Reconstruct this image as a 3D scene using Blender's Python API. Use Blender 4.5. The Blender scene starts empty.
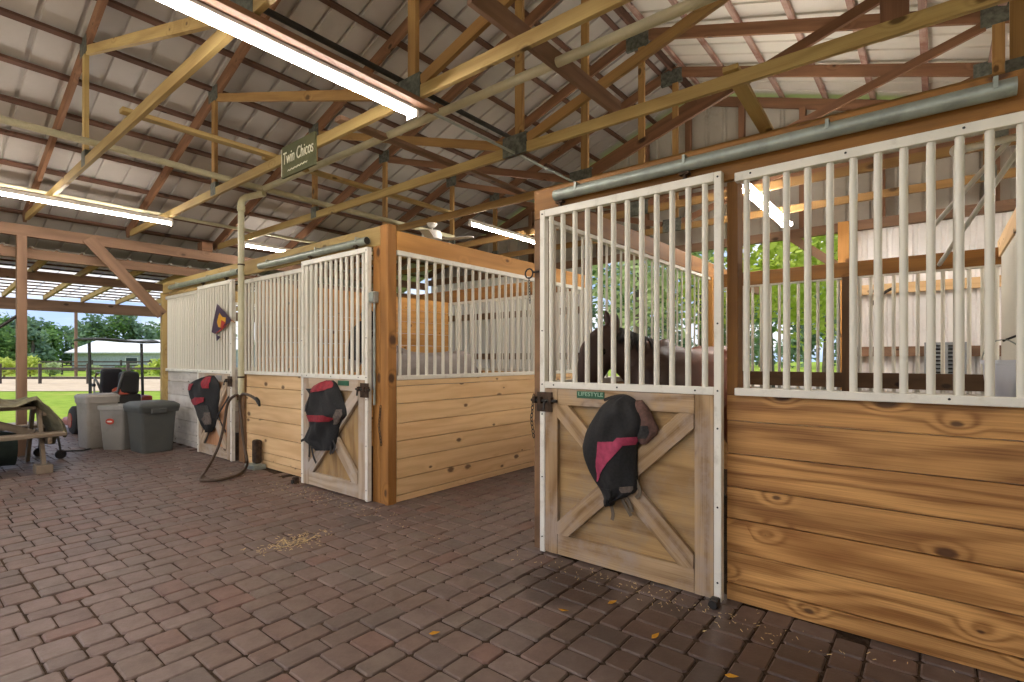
import bpy, bmesh, math, random
from mathutils import Vector, Matrix
random.seed(7)
C = bpy.context.scene.collection
V = Vector
PI = math.pi
# ------------------------------------------------------------------ camera geometry
F, CX, HY, H = 520.0, 512.0, 358.5, 1.4
_n = math.hypot(639, 520); CC, SS = 639/_n, 520/_n
def ray(px, py):
    a = (px-CX)/F; b = (HY-py)/F
    return V((a*CC-SS, a*SS+CC, b))
def aty(px, py, y):
    r = ray(px, py); t = y/r[1]; return V((r[0]*t, y, H+r[2]*t))
def atx(px, py, x):
    r = ray(px, py); t = x/r[0]; return V((x, r[1]*t, H+r[2]*t))
def atz(px, py, z=0.0):
    r = ray(px, py); t = (z-H)/r[2]; return V((r[0]*t, r[1]*t, z))

cam_d = bpy.data.cameras.new('camera'); cam = bpy.data.objects.new('camera', cam_d); C.objects.link(cam)
cam_d.sensor_width = 36; cam_d.sensor_fit = 'HORIZONTAL'; cam_d.lens = F/1024*36
cam_d.shift_y = (HY-341)/1024; cam_d.clip_start = 0.05; cam_d.clip_end = 600
cam.location = (0, 0, H); cam.rotation_euler = (PI/2, 0, math.atan2(SS, CC))
bpy.context.scene.camera = cam
vs = bpy.context.scene.view_settings
vs.view_transform = 'Standard'; vs.look = 'None'; vs.gamma = 1; vs.use_curve_mapping = False; vs.exposure = 0.8

# ------------------------------------------------------------------ materials
def lin(c):
    if isinstance(c, str):
        c = [int(c[i:i+2], 16)/255 for i in (0, 2, 4)]
    return tuple(((v+0.055)/1.055)**2.4 if v > 0.04045 else v/12.92 for v in c) + (1,)
class NT:
    def __init__(s, name):
        s.m = bpy.data.materials.new(name); s.m.use_nodes = True
        s.t = s.m.node_tree; s.t.nodes.clear()
        s.out = s.t.nodes.new('ShaderNodeOutputMaterial')
    def n(s, typ, inp=None, **kw):
        nd = s.t.nodes.new(typ)
        for k, v in kw.items(): setattr(nd, k, v)
        for k, v in (inp or {}).items():
            sk = nd.inputs[k]
            if isinstance(v, bpy.types.NodeSocket): s.t.links.new(v, sk)
            else: sk.default_value = v
        return nd
    def math(s, op, a, b=0.0, c=None):
        d = {0: a, 1: b}
        if c is not None: d[2] = c
        return s.n('ShaderNodeMath', d, operation=op).outputs[0]
    def mix(s, f, a, b, bt='MIX'):
        nd = s.n('ShaderNodeMix', {0: f, 6: a, 7: b}, data_type='RGBA', blend_type=bt); return nd.outputs[2]
    def ramp(s, v, lo, hi, a=0.0, b=1.0):
        return s.n('ShaderNodeMapRange', {0: v, 1: lo, 2: hi, 3: a, 4: b}, interpolation_type='SMOOTHSTEP').outputs[0]
    def noise(s, vec, scale, detail=3, rough=.55):
        return s.n('ShaderNodeTexNoise', {'Vector': vec, 'Scale': scale, 'Detail': detail, 'Roughness': rough}).outputs[0]
    def bsdf(s, col, rough=.6, bump=None, bstr=.3, bdist=.01, metal=0.0, spec=.5, **kw):
        d = {'Base Color': col, 'Roughness': rough, 'Metallic': metal, 'Specular IOR Level': spec}
        d.update(kw)
        if bump is not None:
            d['Normal'] = s.n('ShaderNodeBump', {'Height': bump, 'Strength': bstr, 'Distance': bdist}).outputs[0]
        p = s.n('ShaderNodeBsdfPrincipled', d)
        s.t.links.new(p.outputs[0], s.out.inputs[0]); return p
    def pos(s): return s.n('ShaderNodeNewGeometry').outputs['Position']
    def isl(s): return s.n('ShaderNodeNewGeometry').outputs['Random Per Island']
    def obj(s): return s.n('ShaderNodeTexCoord').outputs['Object']

def wood(name, light, dark, knot=None, freq=60, contrast=.6, rough=.62, knots=True, weather=None, tone=.16, kdens=.45, spec=.35, warp=9.0, stain=.5, kb=9.0):
    t = NT(name)
    gc = t.n('ShaderNodeAttribute', attribute_name='gc').outputs['Vector']
    sp = t.n('ShaderNodeSeparateXYZ', {0: gc})
    u = sp.outputs[0]; cr = t.math('MULTIPLY_ADD', sp.outputs[2], .73, sp.outputs[1])
    v2 = t.n('ShaderNodeCombineXYZ', {0: u, 1: t.math('MULTIPLY', cr, 6.0), 2: 0.0}).outputs[0]
    n1 = t.noise(v2, 1.1, 2, .5)
    n0 = t.noise(t.n('ShaderNodeCombineXYZ', {0: t.math('MULTIPLY', u, .55), 1: t.math('MULTIPLY', cr, 2.2), 2: 3.0}).outputs[0], 1.0, 1, .4)
    ph = t.math('MULTIPLY_ADD', n1, warp, t.math('MULTIPLY', cr, freq))
    ph = t.math('MULTIPLY_ADD', n0, warp*2.2, ph)
    kmask = None
    if knots:
        kv = t.n('ShaderNodeCombineXYZ', {0: t.math('MULTIPLY', u, 2.6), 1: t.math('MULTIPLY', cr, 4.6), 2: 0.0}).outputs[0]
        vo = t.n('ShaderNodeTexVoronoi', {'Vector': kv, 'Scale': 1.0, 'Randomness': 1.0}, voronoi_dimensions='2D')
        on = t.math('GREATER_THAN', t.n('ShaderNodeSeparateColor', {0: vo.outputs['Color']}).outputs[0], 1-kdens)
        b = t.math('MULTIPLY', t.ramp(vo.outputs['Distance'], .34, .0), on)
        ph = t.math('MULTIPLY_ADD', b, kb, ph)
        kn = t.noise(v2, 9, 2)
        kd = t.math('MULTIPLY_ADD', kn, .07, vo.outputs['Distance'])
        ksz = t.n('ShaderNodeSeparateColor', {0: vo.outputs['Color']}).outputs[1]
        kmask = t.math('MULTIPLY', t.ramp(t.math('DIVIDE', kd, t.math('MULTIPLY_ADD', ksz, 1.1, .35)), .15, .08), on)
    ring = t.math('MULTIPLY_ADD', t.math('SINE', ph), .5, .5)
    ring = t.math('POWER', ring, 1.8)
    fv = t.n('ShaderNodeCombineXYZ', {0: t.math('MULTIPLY', u, 2.0), 1: t.math('MULTIPLY', cr, 120.0), 2: 0.0}).outputs[0]
    fine = t.noise(fv, 1.0, 4, .65)
    big = t.noise(v2, .6, 3, .6)
    f = t.math('MULTIPLY', t.math('ADD', t.math('MULTIPLY', ring, .55), t.math('MULTIPLY', t.ramp(fine, .3, .75), .45)), contrast)
    col = t.mix(f, lin(light), lin(dark))
    col = t.mix(t.ramp(big, .42, .72, 0, stain), col, lin(dark))
    hl = t.noise(t.n('ShaderNodeVectorMath', {0: v2, 1: (.7, .5, 1)}, operation='MULTIPLY').outputs[0], 1.3, 3, .55)
    col = t.mix(t.ramp(hl, .52, .75, 0, .35), col, tuple(min(1, v*1.25) for v in lin(light)[:3])+(1,))
    if kmask is not None:
        col = t.mix(t.math('MULTIPLY', kmask, .85), col, lin(knot or dark))
    if weather:
        w = t.noise(t.pos(), 3.5, 5, .65)
        col = t.mix(t.ramp(w, .42, .68, 0, .75), col, lin(weather))
    tn = t.math('MULTIPLY_ADD', t.isl(), 2*tone, 1-tone)
    col = t.mix(1.0, col, t.n('ShaderNodeCombineColor', {0: tn, 1: tn, 2: tn}).outputs[0], 'MULTIPLY')
    t.bsdf(col, rough, f, .25, .004, spec=spec)
    return t.m
def plain(name, col, rough=.5, metal=0, var=.12, scale=6, dirt=None, dscale=4, damt=.5, bump=0, spec=.5, isl=0):
    t = NT(name)
    ns = t.noise(t.pos(), scale, 4)
    c = t.mix(t.ramp(ns, .3, .7), lin(col), tuple(v*(1-var*2) for v in lin(col)[:3])+(1,))
    if dirt:
        c = t.mix(t.ramp(t.noise(t.pos(), dscale, 6, .7), .5, .72, 0, damt), c, lin(dirt))
    if isl:
        tn = t.math('MULTIPLY_ADD', t.isl(), 2*isl, 1-isl)
        c = t.mix(1.0, c, t.n('ShaderNodeCombineColor', {0: tn, 1: tn, 2: tn}).outputs[0], 'MULTIPLY')
    t.bsdf(c, rough, ns if bump else None, bump, .01, metal, spec)
    return t.m
def emit(name, col, st):
    t = NT(name); e = t.n('ShaderNodeEmission', {0: lin(col), 1: st}); t.t.links.new(e.outputs[0], t.out.inputs[0]); return t.m
def leafm(name, a, b, tr=.35):
    t = NT(name)
    c = t.mix(t.isl(), lin(a), lin(b))
    d = t.n('ShaderNodeBsdfDiffuse', {0: c}); q = t.n('ShaderNodeBsdfTranslucent', {0: c})
    m = t.n('ShaderNodeMixShader', {0: tr, 1: d.outputs[0], 2: q.outputs[0]})
    t.t.links.new(m.outputs[0], t.out.inputs[0]); return t.m
def transl(name, col, tr=.5):
    t = NT(name)
    d = t.n('ShaderNodeBsdfDiffuse', {0: lin(col)}); q = t.n('ShaderNodeBsdfTranslucent', {0: lin(col)})
    m = t.n('ShaderNodeMixShader', {0: tr, 1: d.outputs[0], 2: q.outputs[0]})
    t.t.links.new(m.outputs[0], t.out.inputs[0]); return t.m

M = {}
M['pine'] = wood('golden_pine', 'd4a05e', '764719', '3e210c', 62, 1.0, .5, tone=.16, kdens=.42, warp=13, stain=.7)
M['pine2'] = wood('tan_pine', 'e8c693', 'b58350', '54341e', 55, .42, .6, tone=.07, kdens=.62, stain=.35, kb=3.0)
M['header'] = wood('header_lumber', '9c6c32', '5e3c15', '402510', 40, .6, .6, kdens=.35)
M['post2'] = wood('golden_post_lumber', 'ae7a3e', '6c451b', '402510', 40, .6, .6, kdens=.35)
M['post'] = wood('post_lumber', '8f6d4c', '5a4029', '33210f', 40, .6, .7, weather='54402f', kdens=.4)
M['treated'] = wood('treated_lumber', 'bba268', '87683a', '4c3414', 36, .6, .7, kdens=.3, tone=.18)
M['treated_dark'] = wood('old_treated_lumber', 'a8834e', '70502a', '40290f', 36, .6, .7, kdens=.3, tone=.15)
M['brown'] = wood('aged_rafter_lumber', '8a6448', '563a28', '2c1c12', 40, .55, .75, kdens=.3)
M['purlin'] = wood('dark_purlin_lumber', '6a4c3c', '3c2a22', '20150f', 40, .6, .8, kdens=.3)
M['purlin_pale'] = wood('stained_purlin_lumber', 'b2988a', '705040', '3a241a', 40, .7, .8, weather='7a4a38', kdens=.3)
M['eave'] = wood('red_brown_beam_lumber', '91725a', '5c4433', '3a2416', 36, .5, .75, kdens=.3)
M['door'] = wood('weathered_door_lumber', 'c2a57e', '75562f', '4a3218', 60, 1.0, .75, weather='a8988a', kdens=.18, warp=12)
M['door_grey'] = wood('bleached_door_lumber', 'c9b59a', '8c7458', '4a3218', 60, .8, .75, weather='b9aea2', kdens=.18, warp=12)
M['ply'] = wood('weathered_plywood', 'b0905f', '765735', '5c4226', 24, .9, .75, weather='94826a', knots=False, warp=14)
M['ply2'] = wood('orange_plywood', 'c0906a', '976640', '5c4226', 22, .4, .75, knots=False)
M['whitewash'] = wood('whitewashed_board', 'cfc8bd', '9c948a', '5a5048', 48, .5, .8, weather='dcd7cf', kdens=.4)
M['rack'] = wood('grey_weathered_lumber', '8e7d68', '5e5040', '3c3020', 48, .6, .85, weather='8a7c6a')
M['boards'] = wood('orange_stall_board', 'd9a058', 'a06a2c', '5a3614', 55, .45, .6, kdens=.45)
M['kick'] = wood('dark_kick_board', '6a5036', '3f2e1e', '22170e', 40, .5, .7)
M['white'] = plain('off_white_enamel', 'e6e2d4', .38, 0, .04, 5, 'a8a08c', 9, .45)
M['whitebar'] = plain('off_white_bar_enamel', 'dedacb', .45, 0, 0, 3)
M['steel'] = plain('galvanised_steel', 'a2aaa0', .42, .35, .15, 10, '7c8078', 12, .5)
M['tinplate'] = plain('truss_plate_steel', '72756a', .6, .4, .3, 20)
M['rust'] = plain('rusty_iron', '54402f', .8, .4, .3, 20, '3a2a20', 20)
M['black'] = plain('black_plastic', '24221f', .5, 0, .1)
M['iron'] = plain('dark_iron', '3a3733', .55, .5, .2)
M['pvc'] = plain('dusty_pvc_pipe', 'cdc7a4', .45, 0, .08, 4, 'b0a680', 6, .5)
M['metal_wall'] = plain('painted_wall_sheet', 'b4ad9f', .5, 0, .06, 2, '8c8474', 2.5, .6)
M['white_wall'] = plain('white_wall_sheet', 'f3f0ec', .5, 0, .03, 2, 'cfc8be', 2, .4)
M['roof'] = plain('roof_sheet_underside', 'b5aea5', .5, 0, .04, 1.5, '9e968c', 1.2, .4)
M['roof_lit'] = plain('lit_cream_roof_underside', 'd8d2c4', .5, 0, .04, 1.5, 'c0b8aa', 1.2, .3)  # same roof; right slope coloured lighter for the stronger light on it
M['leanroof'] = transl('lean_to_roof_sheet', 'f8f6ee', .8)
M['tube'] = emit('fluorescent_tube', 'fff6ee', 56.0)
M['fixture'] = plain('white_fixture_housing', 'ece6e0', .4, 0, .03)
M['mesh_black'] = plain('black_mesh_fabric', '1d1c1b', .8, 0, .25, 60, bump=.2)
M['mesh_grey'] = plain('dark_grey_mesh_fabric', '3a3835', .8, 0, .25, 60, bump=.2)
M['pink'] = plain('rose_pink_fabric', 'a83a58', .8, 0, .15, 30)
M['red'] = plain('crimson_trim_fabric', '96202c', .75, 0, .2, 30)
M['fleece'] = plain('grey_fleece', '6e6258', .9, 0, .2, 40)
M['lining'] = plain('mask_lining_fabric', '6c4f45', .9, 0, .2, 40)
M['strap'] = plain('strap_webbing', '2a2622', .8)
M['strapgrey'] = plain('faded_strap_webbing', '6a5c4a', .8)
M['plate_green'] = plain('green_nameplate', '1d5a3a', .4)
M['plate_grey'] = plain('grey_nameplate', '8a8480', .4)
M['letter'] = plain('pale_lettering', 'e4e0c8', .6)
M['letterlite'] = plain('nameplate_lettering', 'a8c8ac', .6)
M['sign'] = wood('green_painted_board', '5f6145', '45482f', '2c2c1c', 30, .5, .8, weather='6f6c4a', knots=False)
M['purple'] = plain('purple_felt', '3a2840', .85)
M['gold'] = plain('gold_felt', 'd69c20', .8)
M['redfelt'] = plain('red_felt', 'a82a22', .8)
M['bin_light'] = plain('light_grey_bin_plastic', '9d968c', .55, 0, .08, 3, '7c756a', 5, .5)
M['bin_grey'] = plain('mid_grey_bin_plastic', '94918a', .5, 0, .06, 3, '77726a', 5, .4)
M['bin_dark'] = plain('dark_grey_bin_plastic', '5b5d58', .5, 0, .08, 3, '6c675c', 5, .4)
M['bin_lid'] = plain('dark_bin_lid_plastic', '50524e', .55, 0, .1, 4)
M['sticker'] = plain('red_sticker', 'b83a20', .5)
M['sticker_w'] = plain('white_sticker', 'e8e2d8', .5)
M['tarp'] = plain('olive_canvas', '7a745a', .9, 0, .2, 8, '8e866c', 6, .6, bump=.15)
M['tarp2'] = plain('dark_green_canvas', '2c3830', .9, 0, .2, 8)
M['tarp3'] = plain('grey_canvas', '67604f', .9, 0, .2, 8)
M['hose'] = plain('brown_rubber_hose', '4c3a28', .5, 0, .15)
M['brass'] = plain('dull_brass', '6c5a38', .4, .8)
M['red_paint'] = plain('red_machine_paint', 'a03628', .4)
M['orange_paint'] = plain('orange_machine_paint', 'c0553a', .4)
M['rubber'] = plain('tyre_rubber', '2c2a28', .85)
M['vinyl'] = plain('black_seat_vinyl', '25252a', .5)
M['chrome'] = plain('engine_metal', '8c8a86', .35, .7)
M['canopy'] = plain('dark_canopy_sheet', '40433f', .6, 0, .2, 6)
M['louvre'] = plain('grey_louvre_metal', '9ba0a2', .5, .3)
M['bucket'] = transl('milky_plastic', 'eef0f4', .45)
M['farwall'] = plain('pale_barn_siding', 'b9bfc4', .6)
M['farroof'] = plain('white_barn_roof', 'e8e8e4', .5)
M['glass_dark'] = plain('dark_window_glass', '3c4448', .2)
M['fence'] = plain('dark_fence_board', '5c5044', .8, 0, .2)
M['bark'] = plain('grey_brown_bark', '6e6252', .9, 0, .3, 5)
M['leaf1'] = leafm('bright_leaf', 'd9e07c', 'b0c050', .55)
M['leaf2'] = leafm('mid_green_leaf', '84a05c', '5c7c44', .3)
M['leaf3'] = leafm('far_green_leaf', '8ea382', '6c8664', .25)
M['leaf4'] = leafm('pale_green_leaf', 'ced6a4', 'a0b274', .5)
M['dry'] = leafm('dry_yellow_leaf', 'c99a3a', 'a87428', .2)
M['straw'] = plain('straw', 'cfb987', .9, isl=.2)
M['insulation'] = plain('electric_box_grey', 'a8a59a', .5)
M['dirt'] = plain('packed_stall_dirt', '8a7660', .95, 0, .2, 3)
# horse coats
def coat(name, cols):
    t = NT(name)
    a = t.n('ShaderNodeAttribute', attribute_name='coat').outputs['Color']
    n = t.noise(t.obj(), 7, 4)
    c = t.mix(t.ramp(n, .3, .7, 0, .35), a, (0.5, .5, .5, 1), 'MULTIPLY')
    t.bsdf(c, .5, None, spec=.35); return t.m
M['coat'] = coat('horse_coat', None)
M['mane'] = plain('black_horse_hair', '17120f', .6, 0, .2, 40)
M['greyhair'] = plain('grey_horse_hair', '8a8078', .7, 0, .2, 40)
M['eye'] = plain('dark_glossy_eye', '120c08', .08)
M['hoof'] = plain('dark_hoof', '2e2822', .6)
# pavers
def paver_mat():
    t = NT('clay_pavers')
    p = t.pos(); r = t.isl()
    cr = t.n('ShaderNodeValToRGB', {0: r}); e = cr.color_ramp.elements
    e[0].position = 0; e[0].color = lin('64564f'); e[1].position = 1; e[1].color = lin('6b574d')
    for q, h in ((.2, '73635b'), (.4, '69554b'), (.55, '5f544d'), (.7, '70564c'), (.85, '6a5d54')):
        k = e.new(q); k.color = lin(h)
    n = t.noise(p, 9, 6, .65)
    col = t.mix(t.ramp(n, .35, .7, 0, .38), cr.outputs[0], lin('4a3a32'))
    dust = t.noise(p, .8, 4, .6)
    col = t.mix(t.ramp(dust, .5, .75, 0, .35), col, lin('807368'))
    # worn wet patch before the near door, and a broad darker area right of it
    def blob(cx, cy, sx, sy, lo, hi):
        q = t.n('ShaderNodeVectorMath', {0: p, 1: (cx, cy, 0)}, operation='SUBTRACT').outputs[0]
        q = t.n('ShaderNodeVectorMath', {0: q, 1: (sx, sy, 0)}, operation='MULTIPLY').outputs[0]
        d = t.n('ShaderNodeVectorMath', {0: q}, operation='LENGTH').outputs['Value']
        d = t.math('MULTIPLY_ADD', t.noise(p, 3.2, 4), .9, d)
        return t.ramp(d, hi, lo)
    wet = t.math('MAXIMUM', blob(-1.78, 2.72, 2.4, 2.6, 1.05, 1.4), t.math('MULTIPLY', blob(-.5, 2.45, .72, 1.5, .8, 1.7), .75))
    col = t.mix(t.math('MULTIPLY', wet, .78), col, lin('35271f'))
    rough = t.math('MULTIPLY_ADD', n, .25, .38)
    rough = t.math('MULTIPLY_ADD', wet, -.12, rough)
    hgt = t.noise(p, 45, 5, .6)
    t.bsdf(col, rough, hgt, .35, .006, spec=.4)
    return t.m
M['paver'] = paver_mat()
def ground_mat(name, a, b, scale, c=None):
    t = NT(name); p = t.pos()
    col = t.mix(t.ramp(t.noise(p, scale, 5, .6), .35, .7), lin(a), lin(b))
    if c: col = t.mix(t.ramp(t.noise(p, .25, 4, .6), .5, .7, 0, .6), col, lin(c))
    t.bsdf(col, .95, t.noise(p, 30, 3), .6, .05, spec=.1); return t.m
M['grass'] = ground_mat('mown_grass', '8ea23c', '78902e', 2.5, 'a3a24c')
M['sand'] = ground_mat('pale_sand', 'cbb79a', 'b9a488', 1.5)
M['joint'] = ground_mat('joint_sand', '43362b', '2c221a', 8, '5c4d3f')

# ------------------------------------------------------------------ mesh builder
ORG = {}
class MB:
    def __init__(s): s.v = []; s.f = []; s.g = []; s.c = []
    def add(s, vs_, fs, gs=None, col=None):
        b = len(s.v); s.v += [tuple(p) for p in vs_]; s.f += [tuple(b+i for i in f) for f in fs]
        s.g += gs if gs else [tuple(p) for p in vs_]
        s.c += [col]*len(vs_)
        return s
    def frame_box(s, o, ax, ay, az, L, W, T):
        """box centred at o; ax is the grain (length L), ay (W), az (T)"""
        r = (random.random()*40, random.random()*40, random.random()*40)
        vs_, gs = [], []
        for i in (-.5, .5):
            for j in (-.5, .5):
                for k in (-.5, .5):
                    vs_.append(o+ax*(L*i)+ay*(W*j)+az*(T*k)); gs.append((L*i+r[0], W*j+r[1], T*k+r[2]))
        fs = [(0, 1, 3, 2), (4, 6, 7, 5), (0, 4, 5, 1), (2, 3, 7, 6), (0, 2, 6, 4), (1, 5, 7, 3)]
        if ax.cross(ay).dot(az) < 0: fs = [f[::-1] for f in fs]
        return s.add(vs_, fs, gs)
    def box(s, x0, x1, y0, y1, z0, z1):
        d = [(x1-x0, V((1, 0, 0))), (y1-y0, V((0, 1, 0))), (z1-z0, V((0, 0, 1)))]
        d.sort(key=lambda q: -q[0])
        return s.frame_box(V(((x0+x1)/2, (y0+y1)/2, (z0+z1)/2)), d[0][1], d[1][1], d[2][1], d[0][0], d[1][0], d[2][0])
    def bar(s, a, b, w, h, up=(0, 0, 1)):
        """rectangular bar from a to b; h measured along up, w sideways"""
        a, b = V(a), V(b); ax = (b-a); L = ax.length; ax.normalize()
        up = V(up); sd = ax.cross(up)
        if sd.length < 1e-4: sd = ax.cross(V((1, 0, 0)))
        sd.normalize(); up2 = sd.cross(ax)
        return s.frame_box((a+b)/2, ax, up2, sd, L, h, w)
    def tube(s, pts, r, n=10, caps=True, taper=None):
        pts = [V(p) for p in pts]; rings = []
        T = []
        for i in range(len(pts)):
            a = pts[max(0, i-1)]; b = pts[min(len(pts)-1, i+1)]; T.append((b-a).normalized())
        up = V((0, 0, 1)) if abs(T[0].z) < .9 else V((1, 0, 0))
        u = T[0].cross(up).normalized()
        for i, p in enumerate(pts):
            u = (u-T[i]*u.dot(T[i])).normalized(); w = T[i].cross(u)
            rr = r[i] if isinstance(r, (list, tuple)) else r
            rings.append([p+(u*math.cos(2*PI*k/n)+w*math.sin(2*PI*k/n))*rr for k in range(n)])
        return s.loft(rings, caps)
    def loft(s, rings, caps=True, closed=True, col=None):
        n = len(rings[0]); vs_ = [p for r in rings for p in r]; fs = []
        m = n if closed else n-1
        for i in range(len(rings)-1):
            for k in range(m):
                a = i*n+k; b = i*n+(k+1) % n; fs.append((a, b, b+n, a+n))
        if caps:
            fs.append(tuple(range(n-1, -1, -1))); q = (len(rings)-1)*n; fs.append(tuple(range(q, q+n)))
        return s.add(vs_, fs, None, col)
    def lathe(s, c, prof, n=24, axis=(0, 0, 1)):
        ax = V(axis).normalized(); q = V((1, 0, 0)) if abs(ax.x) < .9 else V((0, 1, 0))
        u = ax.cross(q).normalized(); w = ax.cross(u); c = V(c)
        return s.loft([[c+ax*z+(u*math.cos(2*PI*k/n)+w*math.sin(2*PI*k/n))*max(r, .0005) for k in range(n)] for r, z in prof])
    def prism(s, poly, d):
        d = V(d); n = len(poly); p = [V(q) for q in poly]
        vs_ = p+[q+d for q in p]
        fs = [tuple(range(n-1, -1, -1)), tuple(range(n, 2*n))]+[(i, (i+1) % n, n+(i+1) % n, n+i) for i in range(n)]
        return s.add(vs_, fs)
    def ball(s, c, r, n=12, m=8):
        rx, ry, rz = r if isinstance(r, (list, tuple)) else (r, r, r); c = V(c)
        return s.loft([[c+V((rx*math.sin(t)*math.cos(2*PI*k/n), ry*math.sin(t)*math.sin(2*PI*k/n), -rz*math.cos(t))) for k in range(n)]
                       for t in [max(.02, min(PI-.02, PI*i/m)) for i in range(m+1)]])
    def build(s, name, mat, parent=None, smooth=False, bevel=0, seg=2):
        me = bpy.data.meshes.new(name)
        o0 = ORG.get(parent.name, V((0, 0, 0))) if parent else V((0, 0, 0))
        me.from_pydata([(p[0]-o0.x, p[1]-o0.y, p[2]-o0.z) for p in s.v], [], s.f)
        at = me.attributes.new('gc', 'FLOAT_VECTOR', 'POINT')
        at.data.foreach_set('vector', [q for g in s.g for q in g])
        if any(c is not None for c in s.c):
            ca = me.attributes.new('coat', 'FLOAT_COLOR', 'POINT')
            ca.data.foreach_set('color', [q for c in s.c for q in (c or (.5, .5, .5, 1))])
        me.materials.append(M[mat] if isinstance(mat, str) else mat)
        bm = bmesh.new(); bm.from_mesh(me); bmesh.ops.recalc_face_normals(bm, faces=bm.faces); bm.to_mesh(me); bm.free()
        if smooth:
            me.polygons.foreach_set('use_smooth', [True]*len(me.polygons))
            try: me.set_sharp_from_angle(angle=math.radians(42))
            except Exception: pass
        o = bpy.data.objects.new(name, me); C.objects.link(o)
        if parent:
            o.parent = parent; ORG[o.name] = o0
        if bevel:
            b = o.modifiers.new('edge', 'BEVEL'); b.width = bevel; b.segments = seg; b.limit_method = 'ANGLE'; b.harden_normals = False
        return o
def tag(o, label, cat, group=None, kind=None):
    o['label'] = label; o['category'] = cat
    if group: o['group'] = group
    if kind: o['kind'] = kind
    return o
def thing(name, label, cat, loc, group=None):
    o = bpy.data.objects.new(name, None); C.objects.link(o); o.location = loc; ORG[o.name] = V(loc)
    o.empty_display_size = .1
    return tag(o, label, cat, group)
def struct(name, loc=(0, 0, 0)):
    o = bpy.data.objects.new(name, None); C.objects.link(o); o.location = loc; ORG[o.name] = V(loc); o['kind'] = 'structure'; return o
def copy_tree(o, parent=None):
    c = o.copy(); C.objects.link(c); c.parent = parent
    ORG[c.name] = ORG.get(o.name, V((0, 0, 0)))
    for ch in list(o.children): copy_tree(ch, c)
    return c
def text_mesh(txt, name, mat, parent, origin, ux, uz, size, ext=.002, shear=0, width=None):
    """raised lettering: ux text direction, uz up direction; width sets the length of the line"""
    cu = bpy.data.curves.new(name, 'FONT'); cu.body = txt; cu.size = size; cu.extrude = ext; cu.shear = shear
    to = bpy.data.objects.new(name, cu); C.objects.link(to)
    dg = bpy.context.evaluated_depsgraph_get(); me = bpy.data.meshes.new_from_object(to.evaluated_get(dg))
    bpy.data.objects.remove(to)
    ux, uz = V(ux).normalized(), V(uz).normalized(); un = ux.cross(uz)
    o0 = ORG.get(parent.name, V((0, 0, 0)))
    k = 1.0
    if width:
        xs = [v.co.x for v in me.vertices]; k = width/(max(xs)-min(xs))
    for v in me.vertices:
        v.co = V(origin)+ux*v.co.x*k+uz*v.co.y+un*v.co.z-o0
    me.materials.clear(); me.materials.append(M[mat])
    me.name = name
    o = bpy.data.objects.new(name, me); C.objects.link(o); o.parent = parent; ORG[o.name] = o0
    return o
def planks(mb, axis, a0, a1, d0, d1, zs, gap=.005, cuts=None):
    """horizontal planks; axis 'x' or 'y'; d0..d1 thickness range on the other axis"""
    for z0, z1 in zip(zs[:-1], zs[1:]):
        segs = [a0]+([] if not cuts else [c+random.uniform(-.3, .3) for c in cuts if random.random() < .6])+[a1]
        for s0, s1 in zip(segs[:-1], segs[1:]):
            j = random.uniform(-.004, .004)
            if axis == 'x': mb.box(s0, s1-.003, d0+j, d1+j, z0+gap/2, z1-gap/2)
            else: mb.box(d0+j, d1+j, s0, s1-.003, z0+gap/2, z1-gap/2)
    return mb
def ribbed(mb, p0, du, dv, L, Hh, pitch=.23, depth=.022, nrm=(0, 0, 1)):
    """ribbed sheet: ribs run along dv, repeat along du"""
    p0, du, dv, nrm = V(p0), V(du).normalized(), V(dv).normalized(), V(nrm).normalized()
    prof = []; u = 0
    while u < L-1e-6:
        for q, h in ((0, 0), (pitch*.81, 0), (pitch*.835, 1), (pitch*.945, 1), (pitch*.97, 0)):
            if u+q < L: prof.append((u+q, h*depth))
        u += pitch
    prof.append((L, 0))
    n = len(prof); th = .002
    vs_ = [p0+du*a+nrm*h for a, h in prof]+[p0+du*a+nrm*h+dv*Hh for a, h in prof]
    fs = [(i, i+1, n+i+1, n+i) for i in range(n-1)]
    return mb.add(vs_, fs)
# ================================================================== SETTING
ST = 'structure'
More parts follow.
